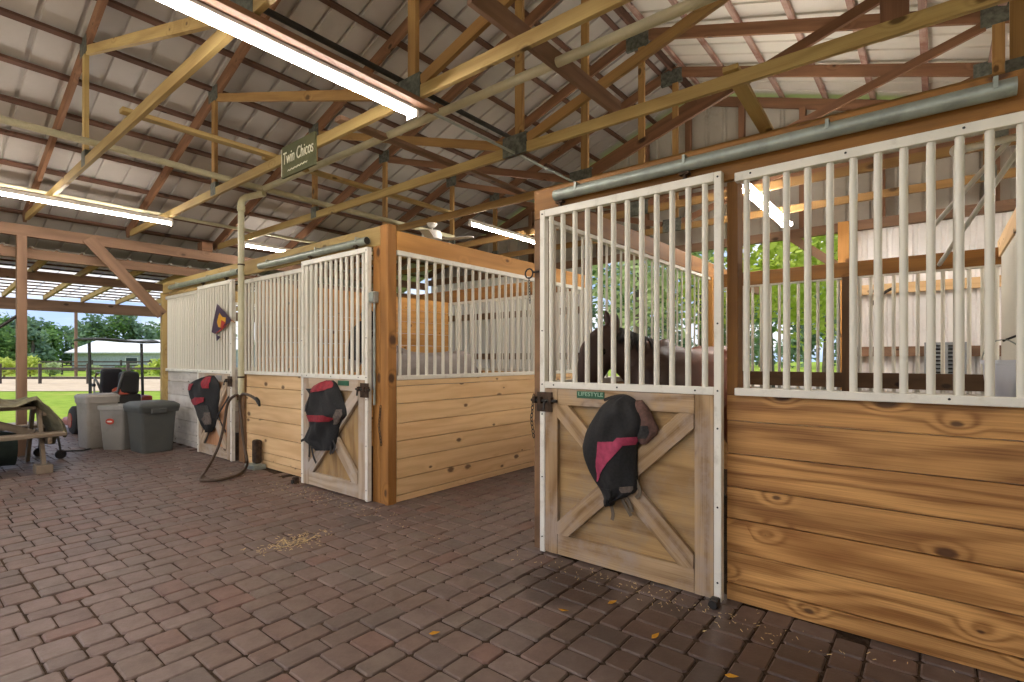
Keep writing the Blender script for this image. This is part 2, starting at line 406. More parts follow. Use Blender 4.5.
# --- paved floor
def pavers():
    mb = MB(); mx, my = .067, .0775
    rnd = random.Random(3)
    def piece(x0, y0, x1, y1):
        cx, cy = (x0+x1)/2, (y0+y1)/2
        ok = (-15.7 < cx < 1.6 and -2.2 < cy < 3.16) or (-4.04 < cx < -2.3 and 3.1 <= cy < 9.3)
        if not ok: return
        g = .0024+rnd.random()*.002; x0 += g; y0 += g; x1 -= g; y1 -= g
        j = [rnd.uniform(-.0025, .0025) for _ in range(8)]
        z = rnd.uniform(-.004, .0015); tx, ty = rnd.uniform(-.012, .012), rnd.uniform(-.012, .012)
        ch = .008+rnd.random()*.011
        def ring(ins, dz, c):
            a0, b0, a1, b1 = x0+ins+j[0], y0+ins+j[1], x1-ins+j[2], y1-ins+j[3]
            pts = [(a0+c, b0), (a1-c, b0), (a1, b0+c), (a1, b1-c), (a1-c, b1), (a0+c, b1), (a0, b1-c), (a0, b0+c)]
            return [(p[0], p[1], z+dz+(p[0]-cx)*tx+(p[1]-cy)*ty) for p in pts]
        mb.loft([ring(0, -.05, ch), ring(0, -.012, ch), ring(.003, -.004, ch), ring(.009, 0, ch*.8)][1:], False)
        b = len(mb.v)-8; mb.f.append(tuple(range(b, b+8)))
    y_lo, y_hi = -2.3, 9.3
    x = -15.8
    while x < 1.6:
        flip = rnd.random() < .5; y = y_lo-rnd.random()*.4
        while y < y_hi:
            L = 6 if rnd.random() < .75 else 4
            if rnd.random() < .35: flip = not flip
            a0, a1 = (0, 2) if not flip else (3, 5)
            b0, b1 = (2, 5) if not flip else (0, 3)
            la = [3, 3] if (L == 6 and rnd.random() < .78) else [2]*(L//2)
            yy = y
            for l in la:
                piece(x+a0*mx, yy, x+a1*mx, yy+l*my); yy += l*my
            yy = y
            for l in [2]*(L//2):
                piece(x+b0*mx, yy, x+b1*mx, yy+l*my); yy += l*my
            y += L*my
        x += 5*mx
    return mb
fl = struct('floor')
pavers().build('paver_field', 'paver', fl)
MB().box(-15.75, 1.65, -2.25, 9.3, -.06, -.0105).build('joint_bed', 'joint', fl)
gd = MB().add([(-260, -200, -.07), (260, -200, -.07), (260, 260, -.07), (-260, 260, -.07)], [(0, 1, 2, 3)]).build('ground_lawn', 'grass'); gd['kind'] = ST
MB().box(-15.7, 8, -30, -2.25, -.065, -.02).build('ground_bounce_yard', 'sand')['kind'] = ST  # unseen pale yard, added to bounce sunlight up to the roof
for nm, (x0, x1, y0, y1) in {'ground_stall_near': (-2.24, 3.7, 3.2, 9.2), 'ground_stall_far': (-10.2, -4.12, 3.2, 9.2)}.items():
    MB().box(x0, x1, y0, y1, -.06, -.012).build(nm, 'dirt')['kind'] = ST
p = [atz(-900, 391.5), atz(900, 388.5), atz(900, 375.5), atz(-900, 376.5)]
rd = MB().add([(q.x, q.y, -.05) for q in p], [(0, 1, 2, 3)]).build('road_sand', 'sand'); rd['kind'] = ST

# --- roof: ridge along y at XR, eaves at XL and XE
XL, XR, XE, KS = -10.25, -3.25, 3.75, .34
Y0, Y1 = -5.0, 9.2
def ztop(x): return 6.03-KS*abs(x-XR)       # top of the rafters
ceil = struct('ceiling')
for nm, sgn in (('roof_sheet', -1), ('roof_sheet', 1)):
    mb = MB(); dv = V((sgn, 0, -KS)); run = 8.8
    nrm = V((sgn*KS, 0, 1)).normalized()
    p0 = V((XR, Y0, 6.03+.07))
    ribbed(mb, p0, (0, 1, 0), dv, Y1-Y0+.25, run*math.sqrt(1+KS*KS), .32, .03, nrm)
    mb.build(nm, 'roof' if sgn < 0 else 'roof_lit', ceil)
for x in [-11.7, -11.1, -10.53, -9.95, -9.40, -8.80, -8.21, -7.61, -7.02, -6.42, -5.84, -5.24, -4.64, -4.04, -3.44, -3.08, -2.5, -1.9, -1.3, -.7, -.1, .5, 1.1, 1.7, 2.3, 2.9, 3.5]:
    s = -1 if x < XR else 1
    z = ztop(x)+.018
    ax = V((s, 0, -KS)).normalized(); up = V((s*KS, 0, 1)).normalized()
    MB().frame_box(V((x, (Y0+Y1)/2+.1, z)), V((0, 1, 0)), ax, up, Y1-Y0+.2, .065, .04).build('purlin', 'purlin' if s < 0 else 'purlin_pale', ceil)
MB().frame_box(V((XR, (Y0+Y1)/2, 6.03)), V((0, 1, 0)), V((1, 0, 0)), V((0, 0, 1)), Y1-Y0, .04, .14).build('ridge_board', 'purlin', ceil)

# --- trusses
TY = [0.15, 1.42, 2.69, 4.04, 5.28, 6.80, 8.02]
TL = ['roof truss closest overhead, at the near end of the row of trusses',
      'roof truss over the longest ceiling light, next after the one closest overhead',
      'roof truss carrying the green painted name board on its bottom chord',
      'roof truss whose bottom chord passes just above the corner post of the left stalls',
      'roof truss the white ceiling fan hangs from',
      'roof truss above the back bars of the near stall, second from the end wall',
      'roof truss closest to the sheet metal end wall']
ZC = 3.42
def truss(y, label):
    old = y > 2.0; older = y > 4.5
    t = thing('roof_truss', label, 'roof truss', (XR, y, ZC), 'roof trusses')
    w = .04
    zb = lambda x: 6.03-.145-KS*abs(x-XR)
    for a, b in ((XL-.05, -3.25), (-3.25, XE+.05)):
        MB().bar((a, y, ZC+.05), (b, y, ZC+.05), w, .10).build('bottom_chord', 'treated_dark' if older else 'treated', t, bevel=.004)
    for s in (-1, 1):
        xe = XR+s*7.25
        MB().bar((XR, y, zb(XR)+.07), (xe, y, zb(xe)+.07), w, .145).build('top_chord', 'brown', t)
    MB().bar((XR+.06, y, ZC+.1), (XR+.06, y, zb(XR)), w, .09, (1, 0, 0)).build('king_post', 'treated_dark' if old else 'treated', t)
    for s in (-1, 1):
        x1 = XR+s*3.72
        MB().bar((x1, y, ZC+.1), (x1, y, zb(x1)+.02), w, .09, (1, 0, 0)).build('web_post', 'treated_dark' if old else 'treated', t)
        MB().bar((XR+s*.16, y, ZC+.13), (x1-s*.1, y, zb(x1)+.0), w-.004, .09).build('web_brace', 'brown' if older else 'treated_dark' if old else 'treated', t)
        # shorter outer brace
        for x, z in ((x1, zb(x1)+.05),):
            MB().box(x-.13, x+.13, y-.024, y+.024, z-.07, z+.11).build('gusset_plate', 'tinplate', t)
        MB().box(x1-.07, x1+.07, y-.023, y+.023, ZC+.01, ZC+.17).build('gusset_plate', 'tinplate', t)
    MB().box(XR-.14, XR+.16, y-.024, y+.024, ZC+.0, ZC+.2).build('gusset_plate', 'tinplate', t)
    MB().box(XR-.17, XR+.17, y-.024, y+.024, 5.76, 5.98).build('gusset_plate', 'tinplate', t)
    return t
for y, l in zip(TY, TL): truss(y, l)
# loose boards tying the trusses
def board(a, b, w, h, mat, label, up=(0, 0, 1), nm='tie_board'):
    o = MB().bar(a, b, w, h, up).build(nm, mat, None, bevel=.004); tag(o, label, 'board', 'tie boards on the trusses'); return o
board((-5.45, 1.35, 3.545), (-5.45, 2.86, 3.545), .09, .04, 'treated', 'short board lying over the bottom chords left of the green name board')
board((-5.54, 2.62, 3.545), (-5.54, 5.36, 3.545), .09, .04, 'treated', 'board running back from the name board truss over the far left stall bars')
board((-4.14, 2.62, 3.545), (-4.14, 6.9, 3.545), .10, .04, 'eave', 'pale pinkish board crossing the trusses above the left corner post')
board((-2.16, 2.25, 3.59), (-2.16, 4.15, 3.59), .04, .14, 'eave', 'thick short orange board on edge across two trusses above the aisle')
board((-1.17, 3.98, 3.54), (-1.24, 5.6, 3.54), .11, .04, 'treated', 'pale board slanting back over the near stall header')
board((-.2, 4.085, 3.44), (-.2, 4.085, 4.8), .04, .15, 'brown', 'dark upright board fixed to a truss above the right end of the steel track', (1, 0, 0), 'upright_board')

# --- end wall (gable), y = 9.2
ge = struct('wall_back')
def gable_sheet(x0, x1, z0, mat, top=None):
    mb = MB(); pitch = .3; x = x0
    while x < x1-1e-6:
        xb = min(x+pitch, x1)
        q = [(x, 0), (x+.2, 0), (x+.222, .025), (x+.262, .025), (x+.284, 0), (xb, 0)]
        q = [(min(a, xb), d) for a, d in q]
        zt = lambda a: (top if top else 6.06-KS*abs(a-XR))
        n = len(q)
        mb.add([(a, 9.24+d, z0) for a, d in q]+[(a, 9.24+d, max(z0, zt(a))) for a, d in q], [(i, i+1, n+i+1, n+i) for i in range(n-1)])
        x = xb
    return mb
gable_sheet(XL, XE, 3.32, 'metal_wall').build('wall_sheet_upper', 'metal_wall', ge)
gable_sheet(XL, -5.45, 0, 'white_wall', 3.32).build('wall_sheet_lower', 'white_wall', ge)
gable_sheet(-1.05, XE, 0, 'white_wall', 3.32).build('wall_sheet_lower', 'white_wall', ge)
for x0, x1, z, m in ((XL, XE, 3.36, 'eave'), (XL, -5.45, 2.4, 'eave'), (XL, -5.45, 1.45, 'eave'), (-1.05, XE, 2.4, 'pine2'), (-1.05, XE, 1.5, 'eave'), (XL, XE, 4.25, 'brown'), (-7.5, 1, 5.0, 'brown')):
    MB().box(x0, x1, 9.14, 9.23, z-.07, z+.07).build('girt', m, ge)
for sg_ in (-1, 1):
    MB().bar((XR, 9.15, 5.93), (XR+sg_*7.0, 9.15, 5.93-KS*7.0), .05, .15).build('gable_rafter', 'brown', ge)
for x in (-8.6, -6.9, -5.2, -4.2, -3.4, -2.5, -1.6, -.6, .6, 1.9):
    zt = 5.86-KS*abs(x-XR)
    MB().box(x-.045, x+.045, 9.1, 9.2, 3.43, zt).build('gable_stud', 'brown', ge)
MB().box(-1.12, -.98, 9.03, 9.2, 0, 3.42).build('opening_post', 'boards', ge)
MB().box(-5.55, -5.42, 9.03, 9.2, 0, 3.42).build('opening_post', 'eave', ge)
MB().bar((-1.75, 9.12, 3.3), (-1.1, 9.12, 2.75), .05, .12).build('knee_brace', 'eave', ge)
# right eave wall
wr = struct('wall_right')
mb = MB(); ribbed(mb, (XE+.02, Y0, 0), (0, 1, 0), (0, 0, 1), Y1-Y0, 3.55, .3, .025, (1, 0, 0)); mb.build('wall_sheet', 'white_wall', wr)
for z in (1.5, 2.4, 3.4): MB().box(XE-.09, XE, Y0, Y1, z-.07, z+.07).build('girt', 'eave', wr)

# --- left eave beam, posts, lean-to
eb = thing('eave_beam', 'long reddish brown beam on posts under the left edge of the roof', 'beam', (XL, 2, 3.16))
MB().box(XL-.045, XL+.045, Y0, 9.1, 3.17, 3.335).build('beam_board', 'eave', eb, bevel=.004)
MB().box(XL-.24, XL-.15, Y0, 9.1, 2.88, 3.05).build('ledger_board', 'eave', eb, bevel=.004)
pd = thing('eave_post', 'square timber post standing behind the picnic table, under the eave beam', 'post', (XL, 1.36, 0), 'timber posts')
MB().box(XL-.06, XL+.06, 1.30, 1.41, -.02, 3.168).build('post_shaft', 'eave', pd, bevel=.006)
pd2 = thing('eave_post', 'dark timber post rising above the far end of the stall front', 'post', (XL, 3.8, 2.7), 'timber posts')
MB().box(XL-.15, XL-.02, 3.72, 3.9, -.02, 3.165)
MB().box(XL-.046, XL+.06, 3.72, 3.9, 3.337, 3.5).build('post_top', 'brown', pd2, bevel=.004)
MB().box(XL-.15, XL-.047, 3.72, 3.9, 3.166, 3.5).build('post_shaft', 'brown', pd2, bevel=.006)
br = thing('knee_brace', 'slanting timber brace from the eave beam down to the far stall corner', 'brace', (XL, 3.1, 2.1))
MB().bar((XL+.065, 2.1, 3.26), (XL+.065, 3.1, 2.14), .045, .17).build('brace_board', 'eave', br, bevel=.004)
for i, (y, l) in enumerate(((-2.6, 'square timber eave post outside the picture beyond the picnic table'),)):
    q = MB().box(XL-.07, XL+.07, y-.07, y+.07, -.02, 3.168).build('eave_post', 'eave'); tag(q, l, 'post', 'timber posts')
lr = struct('roof_lean_to')
LX0, LX1, LZ0, LZ1 = -10.42, -14.75, 2.93, 2.67
lz = lambda x: LZ0+(LZ1-LZ0)*(x-LX0)/(LX1-LX0)
y = -5.3
while y < 9:
    MB().bar((LX0, y, lz(LX0)+.03), (LX1-.1, y, lz(LX1)+.03), .045, .10).build('rafter', 'treated', lr)
    y += .635
for k in range(12):
    x = LX0-.25-k*.375
    MB().box(x-.03, x+.03, Y0-.4, 9.2, lz(x)+.08, lz(x)+.102).build('batten', 'purlin', lr)
mb = MB(); ribbed(mb, (LX0+.12, Y0-.4, lz(LX0)+.105), (0, 1, 0), (LX1-LX0-.4, 0, LZ1-LZ0), 14.6, 4.85, .3, .02, (0, 0, 1)); mb.build('roof_sheet', 'leanroof', lr)
ob = thing('outer_beam', 'reddish brown beam along the outer edge of the lean-to roof', 'beam', (-14.8, 2, 2.4))
MB().box(-14.86, -14.72, -5.4, 9.2, 2.42, 2.655).build('beam_board', 'eave', ob, bevel=.005)
mbm = MB().box(-11.66, -11.54, -5.4, 9.2, 2.70, 2.828).build('middle_beam', 'eave', None, bevel=.004); tag(mbm, 'slim reddish beam under the middle of the lean-to rafters', 'beam')
for y, l in ((-1.9, 'outer lean-to post left of the picture'), (5.6, 'outer lean-to post hidden behind the left stalls')):
    q = MB().box(-14.86, -14.72, y-.07, y+.07, -.06, 2.42).build('outer_post', 'eave'); tag(q, l, 'post', 'timber posts')
sb = MB().tube([(-14.79, 4.75, 2.44), (-14.79, 5.54, 1.72)], .03, 8).build('steel_brace', 'steel'); tag(sb, 'pale slanting strut under the lean-to beam beside the far stall corner', 'brace')
sb = MB().tube([atx(17, 316, -10.25), atx(-30, 346, -10.25)], .022, 8).build('dark_strut', 'iron'); tag(sb, 'dark slanting strut running down to the left from the timber post', 'brace')

# ================================================================== STALL WALLS
ZRB, ZRT = 1.19, 2.455            # bottom of the lower white rail, top of the upper one
def bars(parent, axis, a0, a1, step, d, z0, z1, mat='whitebar', r=.0175):
    base = None; k = 0; a = a0
    while a < a1+1e-6:
        p = (a, d) if axis == 'x' else (d, a)
        if base is None:
            base = MB().tube([(p[0], p[1], z0), (p[0], p[1], z1)], r, 12).build('bar', mat, parent, smooth=True); b0 = a
        else:
            o = base.copy(); C.objects.link(o); o.parent = parent; ORG[o.name] = ORG[base.name]
            o.location = base.location+(V((a-b0, 0, 0)) if axis == 'x' else V((0, a-b0, 0)))
        a += step
def grille(root, axis, a0, a1, d, z0=ZRB, z1=ZRT, first=None, step=.1, hb=.043, ht=.05, dep=.05, r=.0175, mat='white'):
    """rails top and bottom, one bar object each; returns the lower rail part"""
    mk = (lambda x0, x1, zz0, zz1: MB().box(x0, x1, d-dep/2, d+dep/2, zz0, zz1)) if axis == 'x' else (lambda x0, x1, zz0, zz1: MB().box(d-dep/2, d+dep/2, x0, x1, zz0, zz1))
    g = mk(a0, a1, z0, z0+hb).build('lower_rail', mat, root, bevel=.004)
    mk(a0, a1, z1-ht, z1).build('upper_rail', mat, root, bevel=.004)
    bars(g, axis, (a0+.06) if first is None else first, a1-.03, step, d, z0+hb-.005, z1-ht+.005, r=r)
    return g
def rivets(root, pts, nm='bolt_head', r=.006, ny=-1):
    for p in pts: MB().lathe(p, [(0, 0), (r, 0), (r*.8, .004), (0, .005)], 8, (0, ny, 0)).build(nm, 'iron', root)

# -- near stall, front wall right of the door
wf = struct('wall_stall_near')
zsR = [0.0, .098, .283, .475, .657, .85, 1.041, ZRB]
planks(MB(), 'x', -.94, .75, 3.14, 3.18, zsR, .006).build('plank_front', 'pine', wf, bevel=.0025)
MB().box(-.94, -.88, 3.135, 3.24, ZRB, 2.424).build('window_post', 'header', wf, bevel=.004)
MB().box(.335, .43, 3.09, 3.2, 0, 1.19).build('end_post', 'post', wf, bevel=.004)
grille(wf, 'x', -.885, .75, 3.113, first=-.825, step=.1012)
rivets(wf, [(x, 3.088, 2.435) for x in (-.8, -.35, .1)]+[(.05, 3.088, 1.215)])
hd = thing('stall_header', 'golden brown header beam above the near stall door and barred window', 'beam', (-1, 3.12, 2.44))
MB().box(-2.31, .9, 3.10, 3.14, 2.425, 2.64).build('header_board', 'header', hd, bevel=.004)
MB().box(-2.31, .9, 3.141, 3.24, 2.60, 2.645).build('top_plate', 'header', hd, bevel=.003)
pn = thing('stall_post', 'weathered timber post at the aisle corner of the near stall', 'post', (-2.26, 3.15, 0), 'timber posts')
MB().box(-2.31, -2.218, 3.10, 3.20, -.01, 2.424).build('post_shaft', 'post', pn, bevel=.006)
# left side of the near stall along the cross aisle
ws = struct('wall_near_aisle')
planks(MB(), 'y', 3.2, 6.85, -2.27, -2.23, [0, .2, .4, .6, .8, 1.0, ZRB], .006).build('plank_side', 'pine2', ws)
grille(ws, 'y', 3.2, 6.8, -2.25, first=3.28, step=.135, r=.0105)
MB().box(-2.28, -2.22, 3.2, 9.1, 2.44, 2.62).build('side_header', 'header', ws, bevel=.004)
MB().box(-2.30, -2.20, 6.75, 6.87, -.01, 2.44).build('back_post', 'boards', ws, bevel=.004)
# back of the near stall
wb = struct('wall_near_back')
planks(MB(), 'x', -2.2, .52, 6.80, 6.84, [0, .2, .4, .6, .8, 1.0], .006).build('plank_back', 'pine2', wb)
MB().box(-2.2, .52, 6.79, 6.84, 1.08, 1.245).build('kick_board', 'kick', wb)
grille(wb, 'x', -2.2, .52, 6.82, z0=1.0, z1=2.33, step=.1, hb=.05)
MB().box(-2.2, .6, 6.79, 6.85, 2.30, 2.465).build('back_header', 'header', wb, bevel=.004)
MB().box(-.80, -.70, 6.75, 6.79, 1.0, 2.3).build('back_post', 'kick', wb)
# right side of the near stall
wd = struct('wall_near_right')
planks(MB(), 'y', 3.2, 6.75, .48, .52, [0, .2, .4, .6, .8, 1.0, ZRB], .006).build('plank_right', 'whitewash', wd)
grille(wd, 'y', 3.2, 6.75, .50, first=3.9, step=.1)
MB().box(.47, .53, 3.2, 6.9, 2.37, 2.54).build('right_header', 'pine2', wd, bevel=.004)
# -- far stalls on the left
wl = struct('wall_stalls_left')
zsL = [0, .09, .19, .40, .61, .80, 1.02, ZRB]
planks(MB(), 'x', -7.28, -5.46, 3.18, 3.22, zsL, .007).build('plank_front', 'pine2', wl, bevel=.003)
planks(MB(), 'x', -10.2, -8.48, 3.18, 3.22, zsL, .007).build('plank_front', 'whitewash', wl, bevel=.003)
grille(wl, 'x', -7.26, -5.46, 3.17, first=-7.2, step=.1)
grille(wl, 'x', -10.18, -8.46, 3.17, first=-10.1, step=.1)
MB().box(-7.36, -7.20, 3.145, 3.24, -.01, 2.494).build('door_post', 'post', wl, bevel=.005)
MB().box(-10.28, -10.17, 3.10, 3.235, -.01, 2.52).build('corner_post', 'treated', wl, bevel=.005)
hl = thing('stall_header', 'pale yellow header beam along the front of the two left stalls', 'beam', (-7, 3.12, 2.48))
MB().box(-10.16, -4.172, 3.10, 3.14, 2.50, 2.685).build('header_board', 'treated', hl, bevel=.004)
MB().box(-10.16, -4.172, 3.141, 3.24, 2.645, 2.685).build('top_plate', 'treated', hl, bevel=.003)
pc = thing('stall_post', 'doubled golden timber post at the aisle corner of the left stalls', 'post', (-4.1, 3.15, 0), 'timber posts')
MB().box(-4.285, -4.172, 3.10, 3.20, -.01, 2.498).build('post_shaft', 'post2', pc, bevel=.005)
MB().box(-4.168, -4.045, 3.10, 3.20, -.01, 2.69).build('corner_board', 'post2', pc, bevel=.005)
wa = struct('wall_left_aisle')
planks(MB(), 'y', 3.205, 6.85, -4.09, -4.05, [0, .067, .23, .42, .594, .77, .96, 1.13, ZRB], .006).build('plank_side', 'pine2', wa, bevel=.003)
grille(wa, 'y', 3.21, 6.8, -4.07, first=3.258, step=.1155)
MB().box(-4.10, -4.045, 3.205, 6.9, 2.452, 2.64).build('side_header', 'boards', wa, bevel=.004)
# partition between the two left stalls and their back walls
wp = struct('wall_partition')
planks(MB(), 'y', 3.24, 6.72, -7.02, -6.98, [i*.203 for i in range(13)], .006).build('plank_partition', 'boards', wp)
wq = struct('wall_left_back')
planks(MB(), 'x', -10.2, -4.1, 6.80, 6.84, [0, .2, .4, .6, .8, 1.0, ZRB], .006).build('plank_back', 'pine2', wq)
grille(wq, 'x', -10.2, -4.1, 6.82, step=.125, z1=2.44)
MB().box(-10.2, -4.1, 6.79, 6.85, 2.44, 2.66).build('back_header', 'header', wq)
we = struct('wall_left_end')
planks(MB(), 'y', 3.24, 6.8, -10.24, -10.2, [0, .2, .4, .6, .8, 1.0, ZRB], .006).build('plank_end', 'whitewash', we)
grille(we, 'y', 3.24, 6.8, -10.22, step=.1)
MB().box(-10.26, -10.18, 3.24, 6.9, 2.46, 2.66).build('end_header', 'treated', we)
# ================================================================== STALL DOORS
def stall_door(x0, x1, y, zt, label, ply='ply', brd='door', latch=-1, lean=0.0):
    t = thing('stall_door', label, 'stall door', ((x0+x1)/2, y, 0), 'sliding stall doors')
    d0, d1 = y-.025, y+.025
    sw = .042
    for a, b in ((x0, x0+sw), (x1-sw, x1)):
        st = MB().box(a, b, d0, d1, .012, zt).build('steel_stile', 'white', t, bevel=.004)
        rivets(st, [((a+b)/2, d0, z) for z in (.12, .55, 1.0, 1.215, 1.6, zt-.03)])
    g = MB().box(x0+sw, x1-sw, d0, d1, 1.19, 1.236).build('middle_rail', 'white', t, bevel=.004)
    rivets(g, [(x0+.12, d0, 1.213), ((x0+x1)/2-.02, d0, 1.213), (x1-.15, d0, 1.213)])
    MB().box(x0+sw, x1-sw, d0, d1, zt-.052, zt).build('top_rail', 'white', t, bevel=.004)
    bars(t, 'x', x0+.085, x1-.06, (x1-x0-.145)/11.4, y, 1.23, zt-.045)
    # wooden lower half
    xl, xr = x0+sw, x1-sw; b0, b1 = y-.022, y+.010
    MB().box(xl, xr, y+.010, y+.022, .03, 1.19).build('plywood_panel', ply, t)
    for a, b in ((xl+.002, xl+.108), (xr-.112, xr-.002)):
        MB().box(a, b, b0, b1, .02, 1.188).build('board_stile', brd, t, bevel=.003)
    a, b = xl+.11, xr-.114
    MB().box(a, b, b0, b1, 1.075, 1.188).build('board_rail', brd, t, bevel=.003)
    MB().box(a, b, b0, b1, .022, .165).build('board_rail', brd, t, bevel=.003)
    def brace(p, q, hw, dy):
        d = (V(q)-V(p)); n = V((-d.z, 0, d.x)).normalized()*hw
        # board with mitred ends clipped to the opening
        bm = MB(); L = d.length
        # clip polygon
        poly = [V(p)+n-d*.1, V(p)-n-d*.1, V(q)-n+d*.1, V(q)+n+d*.1]
        for ax, lim, sgn in ((0, a, 1), (0, b, -1), (2, .165, 1), (2, 1.075, -1)):
            out = []
            for i in range(len(poly)):
                c, e = poly[i], poly[(i+1) % len(poly)]
                fc, fe = (c[ax]-lim)*sgn, (e[ax]-lim)*sgn
                if fc >= 0: out.append(c)
                if fc*fe < 0: out.append(c+(e-c)*(fc/(fc-fe)))
            poly = out
        poly = [V((c.x, b0-.012+dy, c.z)) for c in poly]
        bm.prism(poly, (0, .034, 0))
        du = d.normalized(); r = random.random()*30
        bm.g = [((V(v)-V(p)).dot(du)+r, (V(v)-V(p)).dot(n.normalized())+r, v[1]) for v in bm.v]
        bm.build('brace_board', brd, t, bevel=.003)
    brace((a, 0, .165), (b, 0, 1.075), .062, .004)
    brace((a, 0, 1.075), (b, 0, .165), .062, .001)
    # roller hangers
    for x in (x0+.16, x1-.22):
        h = MB().box(x-.008, x+.008, y-.012, y+.012, zt, zt+.05).build('hanger_rod', 'rust', t)
        MB().box(x-.03, x+.03, y-.02, y+.02, zt+.03, zt+.045).build('hanger_plate', 'rust', h)
    # sliding bolt
    s = latch; xa = x0 if s < 0 else x1
    lt = MB().box(xa-.02 if s < 0 else xa-.11, xa+.11 if s < 0 else xa+.02, y-.032, y-.024, 1.02, 1.16).build('latch_plate', 'rust', t)
    MB().tube([(xa-s*.16, y-.045, 1.10), (xa+s*.06, y-.045, 1.10)], .011, 8).build('latch_bolt', 'iron', lt)
    MB().tube([(xa-s*.08, y-.045, 1.10), (xa-s*.08, y-.085, 1.09), (xa-s*.08, y-.09, 1.04)], .008, 8).build('latch_handle', 'iron', lt)
    for dx in (-.11, -.02, .03):
        MB().box(xa+s*dx-.012, xa+s*dx+.012, y-.062, y-.03, 1.08, 1.125).build('latch_staple', 'rust', lt)
    return t
yA = 3.065
dA = stall_door(-2.215, -.942, yA, 2.468, 'sliding stall door with weathered wood X brace hung with the pink-banded black fly mask, dark horse behind it')
def nameplate(door, x0, x1, z0, z1, y, mat, txt=None):
    pl = MB().box(x0, x1, y-.006, y, z0, z1).build('name_plate', mat, door, bevel=.002)
    if txt: text_mesh(txt, 'lettering', 'letterlite', pl, (x0+.012, y-.0075, z0+.016), (1, 0, 0), (0, 0, 1), (z1-z0)*.8, .001, 0, (x1-x0)-.024)
    return pl
q0, q1 = aty(576.5, 391, yA-.03), aty(604, 400, yA-.03)
nameplate(dA, q0.x, q1.x, q1.z+.004, q0.z, yA-.022, 'plate_green', 'LIFESTYLE')
yL = 3.04
dL = stall_door(-5.49, -4.255, yL, 2.482, 'sliding stall door beside the golden corner post, hung with a black fly mask with crimson trim', brd='door_grey', latch=1)
nameplate(dL, -4.76, -4.565, 1.125, 1.175, yL-.022, 'plate_green')
d2 = stall_door(-8.52, -7.345, 3.07, 2.47, 'far sliding stall door behind the pale pipe, hung with a fly mask and a purple pennant', ply='ply2', brd='door_grey', latch=1)
nameplate(d2, -7.86, -7.66, 1.10, 1.165, 3.048, 'plate_grey')
# roller tracks
def track(x0, x1, label, brackets):
    t = thing('door_track', label, 'door track', ((x0+x1)/2, 3.03, 2.53), 'round steel door tracks')
    mb = MB(); n = 16; r = .038; rings = []
    mb2 = MB().tube([(x0, 3.052, 2.553), (x1, 3.052, 2.553)], .038, 16, caps=False); mb2.build('track_pipe', 'steel', t, smooth=True)
    # open ends: black core stands in for the shade inside the pipe
    MB().tube([(x0+.004, 3.052, 2.553), (x1-.004, 3.052, 2.553)], .034, 14).build('track_core', 'black', t)
    for b in brackets:
        bk = MB().box(b-.008, b+.008, 3.012, 3.098, 2.593, 2.600).build('bracket', 'steel', t)
        MB().box(b-.008, b+.008, 3.009, 3.013, 2.55, 2.600).build('bracket_hook', 'steel', bk)
track(-2.09, .268, 'long grey steel pipe track along the near stall header', (-1.9, -1.15, -.42, .2))
track(-6.55, -4.31, 'pale steel pipe track over the door next to the golden corner post', (-6.3, -5.2, -4.45))
track(-9.65, -7.13, 'pale steel pipe track over the far left stall door', (-9.3, -8.1, -7.3))
# floor guides
def guide(nm, x, y, h, w, mat, label):
    t = thing(nm, label, 'door guide', (x, y, 0))
    MB().box(x-w/2, x+w/2, y-.03, y+.03, -.005, h).build('guide_block', mat, t, bevel=.012)
    MB().lathe((x, y-.045, .024), [(0, 0), (.024, 0), (.024, .03), (0, .03)], 14, (0, 1, 0)).build('guide_roller', 'black', t, smooth=True)
guide('door_guide', -.965, 3.0, .05, .05, 'black', 'black roller guide on the paving under the right edge of the near stall door')
guide('door_guide', -5.56, 2.99, .07, .06, 'rust', 'small rusty roller guide at the foot of the door beside the corner post')
gt = thing('door_stop', 'rusty upright door stop on a grey foot by the hose', 'door stop', (-6.74, 3.1, 0))
MB().box(-6.80, -6.68, 3.06, 3.15, .06, .36).build('stop_block', 'rust', gt, bevel=.025)
MB().box(-6.86, -6.60, 3.0, 3.16, -.005, .055).build('stop_foot', 'steel', gt, bevel=.01)
gt = thing('door_stop', 'small reddish brown block on the whitewashed planks beside the dark bin', 'door stop', (-10.05, 3.12, .02))
MB().box(-10.12, -9.98, 3.08, 3.17, -.01, .30).build('stop_block', 'eave', gt, bevel=.02)

# ================================================================== LIGHTS
def strip_light(x, y0, y1, label, z=3.40, tubes=2, wdt=.11, hw=.02):
    t = thing('fluorescent_light', label, 'ceiling light', (x, (y0+y1)/2, z), 'fluorescent strip lights')
    MB().box(x-hw, x+hw, y0, y1, z-(.06 if tubes > 1 else .046), z+.005).build('housing', 'fixture', t, bevel=.006)
    for k in range(tubes):
        xx = x+(k-(tubes-1)/2)*wdt*.72
        MB().tube([(xx, y0+.03, z-.068), (xx, y1-.03, z-.068)], .019, 10).build('tube_lamp', 'tube', t, smooth=True)
    for yy in (y0+.012, y1-.012):
        MB().box(x-max(hw, wdt/2 if tubes > 1 else .022), x+max(hw, wdt/2 if tubes > 1 else .022), yy-.012, yy+.012, z-.095, z-.04).build('end_cap', 'fixture', t)
    for yy in (y0+.3, y1-.3):
        MB().box(x-.01, x+.01, yy-.01, yy+.01, z+.005, z+.03).build('hanger', 'steel', t)
strip_light(-3.22, .28, 2.72, 'long fluorescent strip light closest to the viewer, at the top of the picture', tubes=1, hw=.062)
strip_light(-3.22, -3.4, -.96, 'added fluorescent strip light, unseen behind the viewer, in line with the longest one')  # unseen lamp, added for illumination
strip_light(-8.5, .28, 2.72, 'glowing fluorescent strip light above the grey bins, near the left eave beam', tubes=1)
